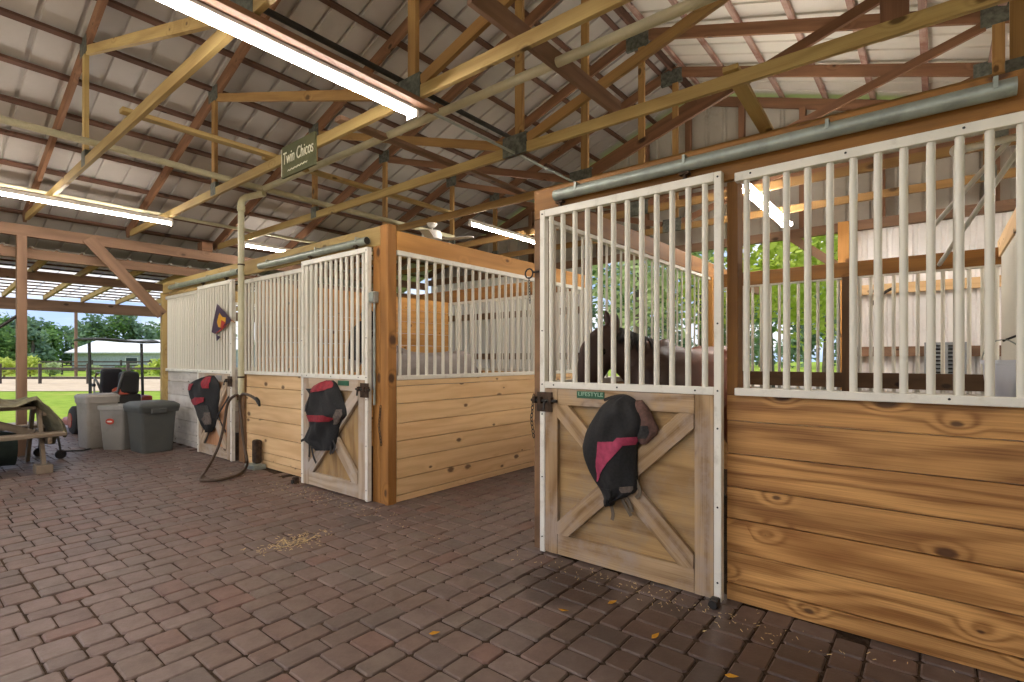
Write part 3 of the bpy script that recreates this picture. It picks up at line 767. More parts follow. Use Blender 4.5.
strip_light(-.6, -3.4, -.96, 'added fluorescent strip light, unseen behind the viewer, nearest the long barred wall')  # unseen extra lamp, lifts the light on the front walls
strip_light(-5.8, -3.4, -.96, 'added fluorescent strip light, unseen behind the viewer, between two others')  # another unseen lamp added to light the stall fronts
strip_light(-8.5, -3.4, -.96, 'added fluorescent strip light outside the picture on the left')  # unseen, put in only to add light
strip_light(-5.18, 5.40, 7.0, 'fluorescent strip light beyond the left stalls, its end meeting the near stall post', tubes=1)
strip_light(-9.15, 4.0, 5.2, 'small glowing strip light seen above the header of the left stalls', tubes=1)
strip_light(-1.66, 6.0, 8.35, 'bright strip light seen through the bars of the near stall', wdt=.15)
strip_light(2.3, 5.4, 7.85, 'added fluorescent strip light outside the picture, right of the near stall')  # unseen, added to brighten the white end wall behind the near stall
bd = MB().box(-3.155, -3.07, -3.6, 2.85, 3.372, 3.41).build('mounting_board', 'brown', None, bevel=.003); tag(bd, 'brown board fixed along the longest fluorescent light', 'board')

# ceiling fan
fx, fy = -5.84, 5.28
fn = thing('ceiling_fan', 'white ceiling fan hanging from a truss above the left stall corner', 'ceiling fan', (fx, fy, 3.4))
MB().lathe((fx, fy, 3.35), [(.02, 0), (.05, .02), (.075, .055), (.08, .068), (0, .068)], 20).build('ceiling_cup', 'fixture', fn, smooth=True)
MB().tube([(fx, fy, 3.30), (fx, fy, 3.37)], .012, 8).build('down_rod', 'fixture', fn)
MB().lathe((fx, fy, 3.155), [(0, 0), (.10, .0), (.148, .025), (.152, .10), (.13, .145), (.05, .16), (0, .165)], 28).build('motor_housing', 'fixture', fn, smooth=True)
MB().lathe((fx, fy, 3.075), [(0, 0), (.045, .01), (.055, .05), (.05, .085), (0, .085)], 18).build('switch_cup', 'fixture', fn, smooth=True)
for k in range(5):
    a = 2*PI*k/5+.35; d = V((math.cos(a), math.sin(a), 0)); s = V((-d.y, d.x, 0)); o = V((fx, fy, 3.165))
    b = MB(); up = V((0, 0, 1))
    b.prism([o+d*.2-s*.05, o+d*.26-s*.065, o+d*.64-s*.07, o+d*.67-s*.04, o+d*.67+s*.04, o+d*.64+s*.07, o+d*.26+s*.065, o+d*.2+s*.05], up*.008)
    bl = b.build('fan_blade', 'fixture', fn)
    MB().bar(o+d*.1+up*.006, o+d*.24+up*.01, .035, .008).build('blade_arm', 'fixture', bl)

# hand painted board on the third truss
s0, s1 = aty(281, 152, 2.64), aty(313.5, 137, 2.64)
sg = thing('name_board', 'dark green hand painted name board hanging on a truss chord', 'sign', (s0.x, 2.63, 3.25))
MB().box(s0.x, s1.x+.01, 2.645, 2.669, 3.245, 3.56).build('board', 'sign', sg, bevel=.003)
text_mesh('Twin Chicos', 'lettering', 'letter', sg, (s0.x+.03, 2.643, 3.375), (1, 0, 0), (0, 0, 1), .17, .0015, .12, s1.x-s0.x-.05)
text_mesh('~~~~~~', 'flourish', 'letter', sg, (s0.x+.12, 2.643, 3.26), (1, 0, .03), (0, 0, 1), .13, .0015, .3, s1.x-s0.x-.25)
MB().box(s0.x, s0.x+.012, 2.642, 2.645, 3.26, 3.54).build('border_line', 'letter', sg)

# white pipework
pp = thing('drop_pipe', 'dusty white pipe standing against the left stall front, hose at its foot', 'pipe', (-6.95, 3.0, .95))
MB().tube([(-6.95, 3.0, .93), (-6.95, 3.0, 3.36)], .038, 16).build('pipe_shaft', 'pvc', pp, smooth=True)
for z in (1.15, 2.6): MB().lathe((-6.95, 3.0, z), [(.038, 0), (.042, 0), (.042, .02), (.038, .02)], 16).build('pipe_band', 'rust', pp)
MB().tube([(-6.95, 3.0, 3.33), (-6.95, 3.0, 3.42), (-6.93, 3.01, 3.455), (-6.88, 3.03, 3.475), (-6.62, 3.14, 3.50)], .04, 14).build('pipe_elbow', 'pvc', pp, smooth=True)
MB().lathe((-6.95, 3.0, 3.30), [(.038, 0), (.048, .005), (.048, .07), (.038, .075)], 16).build('pipe_collar', 'pvc', pp, smooth=True)
MB().tube([(-6.95, 3.0, .95), (-6.95, 2.98, .91), (-6.9, 2.95, .88)], .02, 10).build('tap', 'brass', pp)
wp1 = MB().tube([(-6.46, -4.5, 3.545), (-6.5, 1.5, 3.545), (-6.6, 3.12, 3.55), (-6.62, 6.5, 3.55)], .035, 12).build('overhead_pipe', 'pvc', None, smooth=True)
tag(wp1, 'white pipe running back under the left roof slope past the name board', 'pipe', 'overhead pipes')
wp2 = MB().tube([(-6.72, 3.13, 3.555), (-4.0, 3.15, 3.56), (.9, 3.16, 3.565)], .036, 14).build('overhead_pipe', 'pvc', None, smooth=True)
tag(wp2, 'thick pale pipe crossing overhead from the drop pipe to the top right', 'pipe', 'overhead pipes')
for z, x, y0, y1, r, m, l in ((3.44, -3.24, 2.74, 5.6, .013, 'steel', 'thin shiny conduit continuing in line with the longest light'),
                              (3.80, -3.58, 1.2, 4.6, .025, 'iron', 'dark pipe hanging under the roof ridge above the longest light'),
                              (3.56, -9.0, -2, 6.5, .025, 'pvc', 'slim pale pipe along the low left side of the roof')):
    o = MB().tube([(x, y0, z), (x, y1, z)], r, 10).build('conduit', m, None, smooth=True); tag(o, l, 'conduit', 'conduits')
# bracket pipes above the near window
cp = thing('corner_pipe', 'white pipe fittings behind the top of the near window bars', 'pipe', (.1, 3.3, 2.4))
MB().tube([(.085, 3.26, 1.24), (.085, 3.26, 2.38)], .02, 10).build('pipe_shaft', 'white', cp, smooth=True)
MB().ball((.085, 3.26, 2.39), .033).build('pipe_joint', 'white', cp, smooth=True)
MB().tube([(.085, 3.26, 2.39), (.42, 3.3, 2.42)], .017, 10).build('pipe_arm', 'white', cp, smooth=True)
for a, b in (((.32, 3.32, 2.40), (.02, 4.3, 2.0)), ((.26, 3.31, 2.40), (.0, 4.0, 2.2))):
    MB().tube([a, b], .013, 8).build('pipe_rod', 'white', cp, smooth=True)

# electric boxes and wires by the left corner post
eb2 = thing('outlet_box', 'grey weatherproof outlet box with conduit on the golden corner post', 'outlet box', (-4.225, 3.06, 2.0))
MB().box(-4.265, -4.185, 3.04, 3.099, 1.94, 2.05).build('box_body', 'insulation', eb2, bevel=.008)
MB().box(-4.26, -4.19, 3.028, 3.04, 1.95, 2.04).build('box_cover', 'steel', eb2, bevel=.006)
MB().tube([(-4.225, 3.075, .95), (-4.225, 3.075, 1.95)], .012, 8).build('conduit_drop', 'steel', eb2, smooth=True)
def chain(label, pts, r=.016, mat='iron', grp='chains on the posts'):
    t = thing('chain', label, 'chain', pts[0], grp)
    P = [V(p) for p in pts]; L = []
    for a, b in zip(P[:-1], P[1:]):
        n = max(1, int((b-a).length/(r*1.7)))
        for i in range(n): L.append((a+(b-a)*(i/n), (b-a).normalized()))
    for i, (c, d) in enumerate(L[:60]):
        s = d.cross(V((0, 1, 0)) if i % 2 else V((1, 0, .01))).normalized()
        pts_ = [c+d*(r*1.15*math.cos(q))+s*(r*.62*math.sin(q)) for q in [2*PI*k/10 for k in range(11)]]
        MB().tube(pts_, r*.2, 5).build('chain_link', mat, t)
    return t
ch = chain('rusty chain hanging below the latch on the near stall post', [(-2.305, 3.085, 1.12), (-2.325, 3.085, .95), (-2.30, 3.085, .80)])
chain('short chain hanging on the golden corner post of the left stalls', [(-4.15, 3.09, .93), (-4.17, 3.085, .75), (-4.13, 3.085, .55)])
rg = thing('tie_ring', 'dark iron tie ring screwed into the near stall post', 'tie ring', (-2.30, 3.09, 2.04))
MB().tube([(-2.335+.035*math.cos(2*PI*k/14), 3.07, 2.03+.035*math.sin(2*PI*k/14)) for k in range(15)], .006, 6).build('ring', 'iron', rg, smooth=True)
MB().tube([(-2.30, 3.07, 2.035), (-2.26, 3.095, 2.04)], .008, 6).build('ring_screw', 'iron', rg)
hk = chain('thin chain hanging from the tie ring on the near stall post', [(-2.335, 3.07, 1.99), (-2.33, 3.075, 1.80)], .012)

# hose
hp = [(-6.9, 2.95, .90), aty(236, 395, 2.90), aty(228, 403, 2.88), aty(224, 425, 2.85), aty(219, 445, 2.8), aty(212, 460, 2.7), aty(205, 472, 2.58), atz(200, 479, .02), atz(205, 480.5, .02),
      atz(222, 479.5, .02), atz(238, 474.5, .02), atz(246, 467.5, .03), aty(247, 460, 2.9), aty(243.5, 440, 2.93), aty(241, 415, 2.93), aty(240, 400, 2.93), aty(243, 394, 2.92), aty(251, 396, 2.9), aty(258, 401, 2.9)]
def smooth_path(P, k=5):
    P = [V(p) for p in P]; out = []
    for i in range(len(P)-1):
        a, b, c, d = P[max(0, i-1)], P[i], P[i+1], P[min(len(P)-1, i+2)]
        for j in range(k):
            t = j/k
            out.append(.5*((2*b)+(c-a)*t+(2*a-5*b+4*c-d)*t*t+(3*b-a-3*c+d)*t**3))
    return out+[P[-1]]
ho = thing('hose', 'brown rubber hose looped from the white drop pipe onto the paving', 'hose', (-6.8, 2.7, .0))
MB().tube(smooth_path(hp), .017, 10).build('hose_line', 'hose', ho, smooth=True)
e = V(hp[-1]); MB().tube([e+V((-.05, 0, .03)), e, e+V((.06, -.01, -.05))], [.02, .024, .014], 10).build('hose_nozzle', 'iron', ho, smooth=True)

# ================================================================== FLY MASKS
def interp(rows, y):
    for (ya, a0, a1), (yb, b0, b1) in zip(rows[:-1], rows[1:]):
        if ya <= y <= yb:
            k = (y-ya)/(yb-ya+1e-9); return a0+(b0-a0)*k, a1+(b1-a1)*k
    return rows[-1][1:] if y > rows[-1][0] else rows[0][1:]
class Hood:
    """fabric hood hanging on a door: rows of (height, left, right) outline, bulging away from the door"""
    def __init__(s, rows, Y, depth, wr=.02, seed=1):
        s.rows, s.Y, s.D, s.w, s.seed = rows, Y, depth, wr, seed
        s.y0, s.y1 = rows[0][0], rows[-1][0]
    def pt(s, px, py, off=0.0):
        l, r = interp(s.rows, py); u = max(-1, min(1, (2*px-l-r)/(r-l+1e-6)))
        k = (py-s.y0)/(s.y1-s.y0); prof = (min(1, k/.15)**.5)*(1-.45*max(0, k-.55)/.45)
        d = s.D*prof*math.sqrt(max(0, 1-u*u))
        wv = s.w*(math.sin(u*5+k*9+s.seed)+.6*math.sin(u*11-k*14+s.seed*2))*math.sqrt(max(0, 1-u*u))
        q = aty(px, py, s.Y); return V((q.x, s.Y-d-wv*.5-off, q.z))
    def shell(s, ny=26, nx=22):
        mb = MB(); rings = []
        for i in range(ny+1):
            py = s.y0+(s.y1-s.y0)*i/ny; l, r = interp(s.rows, py); ring = []
            for k in range(nx+1):
                u = -math.cos(PI*k/nx); ring.append(s.pt((l+r)/2+u*(r-l)/2, py))
            for k in range(nx-1, 0, -2):
                u = -math.cos(PI*k/nx); q = aty((l+r)/2+u*(r-l)/2, py, s.Y); ring.append(V((q.x, s.Y+.004, q.z)))
            rings.append(ring)
        return mb.loft(rings)
    def patch(s, rows, off=.006, ny=10, nx=8, th=.004):
        mb = MB(); A = []; B = []
        for i in range(ny+1):
            py = rows[0][0]+(rows[-1][0]-rows[0][0])*i/ny; l, r = interp(rows, py)
            A.append([s.pt(l+(r-l)*k/nx, py, off) for k in range(nx+1)]); B.append([s.pt(l+(r-l)*k/nx, py, off-th) for k in range(nx+1)])
        rings = [a+b[::-1] for a, b in zip(A, B)]
        return mb.loft(rings)
def strap(parent, pts, Y, w=.014, mat='strap', nm='strap'):
    P = [aty(p[0], p[1], Y-(p[2] if len(p) > 2 else 0)) for p in pts]; P = smooth_path(P, 4)
    A = []
    for i, p in enumerate(P):
        d = (P[min(i+1, len(P)-1)]-P[max(i-1, 0)]).normalized(); s_ = d.cross(V((0, 1, 0))).normalized()
        A.append([p+s_*w/2+V((0, -.002, 0)), p-s_*w/2+V((0, -.002, 0)), p-s_*w/2+V((0, .002, 0)), p+s_*w/2+V((0, .002, 0))])
    MB().loft(A).build(nm, mat, parent)
# near door
mk = thing('fly_mask', 'black horse fly mask with a rose pink band on the near stall door', 'fly mask', aty(620, 440, 3.03), 'fly masks')
Y = 3.028
R = [(396, 619, 629), (399, 610, 635), (405, 603, 640), (414, 597, 644.5), (424, 590.5, 647), (432, 586.5, 644), (446, 583.3, 638), (456, 585, 637.5), (470, 590, 637.5), (480, 595, 638), (488, 600, 638), (495, 604, 634), (499, 606, 617), (505, 608, 614)]
hd_ = Hood(R, Y, .10)
hd_.shell().build('mask_hood', 'mesh_black', mk, smooth=True)
hd_.patch([(440, 605, 631), (446, 604, 628), (456, 603, 619), (466, 602, 610), (474, 601.5, 605), (480, 601, 602)]).build('pink_band', 'pink', mk, smooth=True)
hd_.patch([(436, 624, 641), (440, 620, 640), (444, 626, 638)], .007).build('pink_band', 'pink', mk, smooth=True)
hd_.patch([(487, 604, 618), (493, 605, 617), (499, 606, 616), (504, 608, 614)], .01).build('nose_flap', 'mesh_black', mk, smooth=True)
hd_.patch([(485, 625, 636), (488, 624, 636), (491, 626, 634)], .008).build('fleece_edge', 'fleece', mk, smooth=True)
ear = Hood([(400, 634, 642), (408, 637, 649), (418, 640, 654), (428, 636, 659), (434, 635, 658), (440, 637, 651), (444, 642, 647)], Y, .05, .01, 3)
ear.shell(14, 10).build('ear_cover', 'lining', mk, smooth=True)
ear.patch([(425, 639, 651), (432, 638, 652), (438, 640, 648)], .006, 6, 5).build('ear_lining', 'mesh_grey', mk, smooth=True)
strap(mk, [(604, 400), (615, 396.5), (626, 396), (636, 402), (645, 412)], Y, .02, 'strap', 'mask_trim')
for P in ([(618, 490), (624, 503), (631, 516, -.0)], [(611, 504), (613, 514), (612, 520)], [(620, 491), (628, 500), (632, 512)], [(636, 480), (640, 492), (636, 498)]):
    strap(mk, [(a[0], a[1], .01) for a in P], Y, .022, 'strapgrey')
# left door beside the corner post
mk = thing('fly_mask', 'black fly mask with crimson crown on the stall door beside the golden corner post', 'fly mask', aty(322, 415, 3.0), 'fly masks')
Y = 3.012
R = [(380.3, 326, 333), (382, 321, 336), (386, 314.5, 338), (391, 313, 340.5), (398, 311, 343), (405, 308.5, 345.5), (411, 308, 347), (416, 309.5, 347), (421, 311, 342), (426, 311, 340), (431, 308.5, 339), (436, 306, 338), (440.5, 303, 337.5), (443, 309, 337), (447, 314, 335), (450, 318, 334)]
h2 = Hood(R, Y, .10, .03, 2)
h2.shell().build('mask_hood', 'mesh_black', mk, smooth=True)
h2.patch([(380.6, 327, 332), (383, 320, 336), (387, 315, 337), (390.5, 314, 330), (392, 314, 320)], .008).build('crown_trim', 'red', mk, smooth=True)
h2.patch([(414.5, 310, 334), (418, 310.5, 340), (421, 312, 336)], .010).build('cheek_trim', 'red', mk, smooth=True)
h2.patch([(409, 342.5, 345.5), (415, 340, 346), (420, 339, 342.5), (424, 338, 340)], .012, 6, 5).build('side_patch', 'fleece', mk, smooth=True)
h2.patch([(393, 313, 317), (402, 310, 315), (411, 309, 313)], .01).build('eye_mesh', 'mesh_grey', mk, smooth=True)
MB().prism([aty(308, 388.5, Y), aty(313, 388.5, Y), aty(312, 394, Y)], (0, -.03, 0)).build('ear_tip', 'mesh_black', mk)
for P in ([(309, 440), (309.5, 450), (309, 457)], [(311, 442), (313, 455), (316, 463)], [(330, 445), (331, 451), (330, 454)], [(333, 440), (335, 447), (332, 453)], [(318, 446), (322, 449), (327, 446)], [(301, 441), (305, 439), (310, 437)]):
    strap(mk, [(a[0], a[1], .04) for a in P], Y, .028)
# far door
mk = thing('fly_mask', 'grey and black fly mask with red crown on the far left stall door', 'fly mask', aty(205, 400, 3.03), 'fly masks')
Y = 3.042
R = [(375.5, 209, 214), (379, 198, 217), (383, 192, 219), (391, 190.5, 220), (398, 191.5, 220), (404, 195, 219), (408, 197, 218.5), (418, 201, 218), (426, 204, 216), (432, 208, 212)]
h3 = Hood(R, Y, .10, .025, 4)
h3.shell().build('mask_hood', 'mesh_black', mk, smooth=True)
h3.patch([(376.5, 209, 214), (381, 208, 215.5), (388, 211, 215)], .01).build('crown_trim', 'red', mk, smooth=True)
h3.patch([(383.5, 192.5, 201), (387, 191.5, 198), (390, 192, 196)], .01).build('crown_trim', 'red', mk, smooth=True)
h3.patch([(397, 203, 212), (401, 194, 211), (404.5, 196, 206)], .012).build('cheek_trim', 'red', mk, smooth=True)
h3.patch([(405, 199, 214), (412, 201, 216), (420, 203, 216)], .008).build('nose_mesh', 'mesh_grey', mk, smooth=True)
h3.patch([(412, 211, 216), (419, 208, 216), (424, 210, 215)], .012).build('side_patch', 'fleece', mk, smooth=True)
for P in ([(212, 425), (208, 435), (204.5, 443)], [(215, 420), (222, 408), (229, 396.5)], [(218, 415), (222, 425), (226, 432)]):
    strap(mk, [(a[0], a[1], .02) for a in P], Y, .03)

# pennant on the far door
pf = thing('pennant', 'purple pennant with a gold and red figure tucked into the far left door bars', 'pennant', aty(218, 320, 3.0))
Y = 3.01
def poly_px(pts, Y, th, nm, mat, par):
    P = [aty(a, b, Y) for a, b in pts]; return MB().prism(P, (0, -th, 0)).build(nm, mat, par)
poly_px([(217.5, 304), (225, 312), (232, 320.5), (221, 329), (215, 334), (212, 332), (214, 320)], Y, .006, 'pennant_cloth', 'purple', pf)
poly_px([(219.5, 313), (222.5, 317), (226, 317.5), (225.5, 323), (222, 328), (218.5, 327), (217.2, 322)], Y-.007, .003, 'gold_motif', 'gold', pf)
poly_px([(221.5, 320), (225.5, 322.5), (223, 327), (220.5, 328.5)], Y-.011, .003, 'red_motif', 'redfelt', pf)
poly_px([(215, 334), (228, 323.5), (222, 330)], Y-.007, .003, 'red_edge', 'redfelt', pf)
poly_px([(216.5, 334.5), (220.5, 337), (217, 341)], Y, .006, 'tail_tip', 'purple', pf)
MB().tube([aty(231, 320, Y-.004), aty(235, 322.5, Y-.004)], .006, 6).build('pennant_stick', 'header', pf)
# ================================================================== BINS, TABLE, MOWER
def bin_(nm, cx, cy, wx, wy, h, mat, label, taper=.86, rot=0.0, lid=None):
    t = thing(nm, label, 'trash can', (cx, cy, 0), 'plastic bins')
    def ring(z, k, r=.045, n=5, ins=0):
        a, b = wx/2*k-ins, wy/2*k-ins; pts = []
        for qx, qy, s in ((1, 1, 0), (-1, 1, 1), (-1, -1, 2), (1, -1, 3)):
            for i in range(n):
                an = PI/2*(s+i/(n-1)); pts.append(V((qx*(a-r)+r*math.cos(an), qy*(b-r)+r*math.sin(an), 0)))
        R_ = Matrix.Rotation(rot, 3, 'Z')
        return [R_ @ p+V((cx, cy, z)) for p in pts]
    hh = h
    MB().loft([ring(0, taper*.97), ring(.02, taper), ring(hh*.86, .98), ring(hh*.88, 1.0), ring(hh*.88, 1.06), ring(hh*.965, 1.07), ring(hh*.97, 1.0), ring(hh*.96, .97), ring(.05, taper*.95)]).build('bin_body', mat, t, smooth=True)
    return t, ring
b1, r1 = bin_('trash_can', -10.38, 2.26, .48, .42, .80, 'bin_light', 'tall light grey plastic bin, leftmost of the three by the stalls', .88, .1)
MB().loft([r1(.772, 1.09), r1(.80, 1.10), r1(.835, .98)]).build('bin_lid', 'bin_light', b1, smooth=True)
b2, r2 = bin_('trash_can', -9.86, 2.44, .42, .38, .70, 'bin_grey', 'slim grey open bin with a red oval sticker, between two other bins', .82, .6)
e_ = V((-9.86, 2.44, .44)); dv = V((CC*.0+.55, -.83, 0)).normalized(); sd = V((.83, .55, 0)).normalized()
def oval(c, rx, rz, d, n=20): return [c+sd*(rx*math.cos(2*PI*k/n))+V((0, 0, 1))*(rz*math.sin(2*PI*k/n)) for k in range(n)]
c0 = e_+dv*.192
MB().prism(oval(c0, .068, .045, dv), dv*.008).build('red_label', 'sticker', b2)
MB().prism(oval(c0+dv*.008, .045, .012, dv), dv*.003).build('label_band', 'sticker_w', b2)
b3, r3 = bin_('trash_can', -9.26, 2.68, .58, .48, .72, 'bin_dark', 'wide dark grey bin with a lid, closest to the stall wall', .84, .08)
lid = MB().loft([r3(.60, 1.08), r3(.66, 1.13), r3(.70, 1.14), r3(.715, 1.10), r3(.75, .9), r3(.757, .4)]).build('bin_lid', 'bin_lid', b3, smooth=True)
for s in (-1, 1): MB().box(-9.26+s*.32-.03, -9.26+s*.32+.03, 2.58, 2.78, .585, .66).build('lid_grip', 'bin_lid', b3, bevel=.012)

# picnic table, runs along y
pt = thing('picnic_table', 'weathered wooden picnic table covered with canvas, at the left edge of the paving', 'picnic table', (-8.9, .7, 0))
xs = -8.42
for k in range(2): MB().box(xs-.145*(k+1)+.145-.14, xs-.145*k, -.35, 1.53, .435, .475).build('seat_board', 'rack', pt, bevel=.005)
for k in range(2): MB().box(-9.62-.145*k-.14, -9.62-.145*k, -.35, 1.53, .435, .475).build('seat_board', 'rack', pt, bevel=.005)
for k in range(5): MB().box(-9.40+.142*k, -9.40+.142*k+.138, -.35, 1.28, .765, .805).build('top_board', 'rack', pt, bevel=.005)
for y in (-.1, 1.33):
    MB().bar((-8.50, y, -.005), (-8.86, y, .77), .04, .10).build('leg', 'rack', pt, bevel=.004)
    MB().bar((-9.62, y, -.005), (-9.22, y, .77), .04, .10).build('leg', 'rack', pt, bevel=.004)
    MB().bar((-9.76, y+.045, .40), (-8.44, y+.045, .40), .04, .10).build('seat_support', 'rack', pt, bevel=.004)
    MB().bar((-9.3, y+.045, .72), (-8.75, y+.045, .72), .04, .09).build('top_support', 'rack', pt, bevel=.004)
MB().bar((-9.0, 1.30, .44), (-9.0, .6, .74), .04, .09).build('diagonal_brace', 'rack', pt)
MB().box(-8.62, -8.40, 1.24, 1.40, -.005, .10).build('leg_foot', 'rack', pt, bevel=.01)
def cloth(fn, nu, nv, th=.012):
    mb = MB(); A = [[V(fn(i/nu, j/nv)) for j in range(nv+1)] for i in range(nu+1)]
    vs_ = []; fs = []; n = nv+1
    for r in A: vs_ += r
    m = len(vs_)
    for i in range(nu):
        for j in range(nv): fs.append((i*n+j, i*n+j+1, (i+1)*n+j+1, (i+1)*n+j))
    mb.add(vs_, fs); return mb
def solid(o, th): s = o.modifiers.new('thickness', 'SOLIDIFY'); s.thickness = th; s.offset = 0; return o
def drape(u, v):
    # u across the table (x), v along y; folds hang over the end at y > 1.62
    L = 2.05*v-.30; x = -9.52+.92*u
    wob = .03*math.sin(x*17+L*3)+.025*math.sin(L*13+x*4)
    z = .87+.06*math.sin(u*6+1)*math.sin(v*9)+.035*math.sin(v*23+u*3)+wob*.3
    y = L
    if L > 1.30:
        d = L-1.30; y = 1.32+.05*math.sin(u*14+d*4)+.16*math.sin(min(1, d*1.8)*PI*.6)+d*.12; z = .85-d*.93+.02*math.sin(u*20)
    if u > .93 or u < .07: z -= .05
    return (x, y, max(z, .815) if L <= 1.27 else z)
cv = solid(cloth(drape, 26, 44).build('canvas_cover', 'tarp', None, smooth=True), .014)
tag(cv, 'olive canvas cover lying in folds over the picnic table and hanging off its end', 'cover')
def drape2(u, v):
    a = 2*PI*v; y = -.25+1.4*u
    r = .2+.03*math.sin(6*u+a*2)
    return (-9.15+r*1.1*math.cos(a), y, .26+r*math.sin(a)+.02*math.sin(u*17))
tg = MB()
tg.loft([[V(drape2(u/14, k/16)) for k in range(16)] for u in range(15)])
o = tg.build('canvas_roll', 'tarp2', None, smooth=True); tag(o, 'dark green canvas roll stuffed under the picnic table', 'cover')
# wheeled thing folded behind the table end
hb = thing('hand_cart', 'folded cart with grey cloth and small black wheels behind the picnic table end', 'cart', (-9.7, 1.62, 0))
MB().tube([(-9.95, 1.5, .12), (-9.9, 1.55, .62), (-9.6, 1.6, .62), (-9.5, 1.66, .10)], .014, 8).build('cart_frame', 'iron', hb, smooth=True)
for x, y in ((-9.95, 1.5), (-9.5, 1.66)): MB().lathe((x, y, .06), [(0, -.02), (.06, -.02), (.065, 0), (.06, .02), (0, .02)], 18, (1, 0, 0)).build('wheel', 'rubber', hb, smooth=True)
MB().tube([(-9.5, 1.66, .10), (-9.35, 1.86, .10), (-9.3, 1.95, .12)], .012, 8).build('cart_handle', 'iron', hb, smooth=True)
MB().loft([[V((-9.72+.2*k_*math.cos(2*PI*k/14), 1.58+.08*k_*math.sin(2*PI*k/14), z)) for k in range(14)] for z, k_ in ((.2, .7), (.3, .95), (.4, 1.0), (.5, .85), (.58, .6))]).build('cloth_bundle', 'tarp3', hb, smooth=True)

# riding mower with canopy
mw = thing('riding_mower', 'red riding mower with black seat under a dark canopy, parked behind the bins', 'riding mower', (-12.7, 3.0, -.02))
def wheel(x, y, r, w, nm, par=mw):
    o = MB().lathe((x, y, r-.02), [(0, -w/2), (r*.8, -w/2), (r*.97, -w*.35), (r, 0), (r*.97, w*.35), (r*.8, w/2), (0, w/2)], 24, (0, 1, 0)).build(nm, 'rubber', par, smooth=True)
    MB().lathe((x, y-w/2-.012, r-.02), [(0, 0), (r*.5, .0), (r*.5, .014), (0, .014)], 16, (0, 1, 0)).build('wheel_hub', 'red_paint', o)
wheel(-12.45, 2.42, .27, .22, 'rear_wheel'); wheel(-12.45, 3.60, .27, .22, 'rear_wheel')
wheel(-13.6, 2.6, .16, .12, 'front_wheel'); wheel(-13.6, 3.45, .16, .12, 'front_wheel')
MB().box(-13.5, -12.2, 2.62, 3.42, .25, .42).build('chassis', 'red_paint', mw, bevel=.03)
MB().box(-13.35, -12.65, 2.35, 3.75, .10, .25).build('mower_deck', 'red_paint', mw, bevel=.04)
for y in (2.55, 3.48): MB().box(-12.85, -12.25, y-.09, y+.09, .50, .66).build('fender', 'red_paint', mw, bevel=.04)
MB().box(-12.25, -11.98, 2.75, 3.3, .42, .72).build('engine_block', 'iron', mw, bevel=.04)
MB().lathe((-12.1, 3.02, .72), [(0, 0), (.16, 0), (.16, .09), (.10, .13), (0, .13)], 18).build('engine_cover', 'orange_paint', mw, smooth=True)
MB().tube([(-12.0, 2.7, .5), (-11.95, 2.7, .7), (-12.0, 2.95, .78)], .03, 10).build('exhaust_pipe', 'chrome', mw, smooth=True)
st = MB().box(-12.78, -12.40, 2.70, 3.10, .62, .74).build('seat_cushion', 'vinyl', mw, bevel=.05, seg=4)
MB().frame_box(V((-12.35, 2.90, .95)), V((.16, 0, 1)).normalized(), V((0, 1, 0)), V((1, 0, -.16)).normalized(), .50, .34, .11).build('seat_back', 'vinyl', mw, bevel=.05, seg=4)
for y in (2.66, 3.14): MB().box(-12.75, -12.42, y-.025, y+.03, .86, .92).build('arm_rest', 'vinyl', mw, bevel=.02)
MB().frame_box(V((-12.02, 3.10, .93)), V((.1, 0, 1)).normalized(), V((0, 1, 0)), V((1, 0, -.1)).normalized(), .44, .32, .2).build('grass_bagger', 'black', mw, bevel=.07, seg=4)
for y in (2.78, 3.26): MB().tube([(-12.95, y, .45), (-13.0, y, .95), (-12.8, y, 1.12), (-12.7, y+.05, 1.12)], .016, 8).build('steering_lever', 'chrome', mw, smooth=True)
MB().tube([(-12.1, 2.72, .7), (-12.0, 2.62, .95), (-12.15, 2.6, 1.05)], .02, 8).build('grab_bar', 'chrome', mw, smooth=True)
MB().tube([(-11.98, 2.9, .7), (-11.88, 2.94, 1.0), (-11.95, 3.0, 1.14), (-12.0, 3.12, 1.16)], .02, 8).build('bagger_hose', 'chrome', mw, smooth=True)
for y in (2.60, 3.44):
    MB().tube([(-12.4, y, .38), (-12.45, y, 1.1), (-12.5, y, 1.70)], .026, 8).build('canopy_post', 'canopy', mw, smooth=True)
cn = cloth(lambda u, v: (-13.0+.8*u, 2.46+1.22*v, 1.745+.03*math.sin(PI*u)+.02*math.sin(PI*2*v)-.02*v*(u*2-1)), 10, 10).build('canopy_roof', 'canopy', mw, smooth=True); solid(cn, .025)

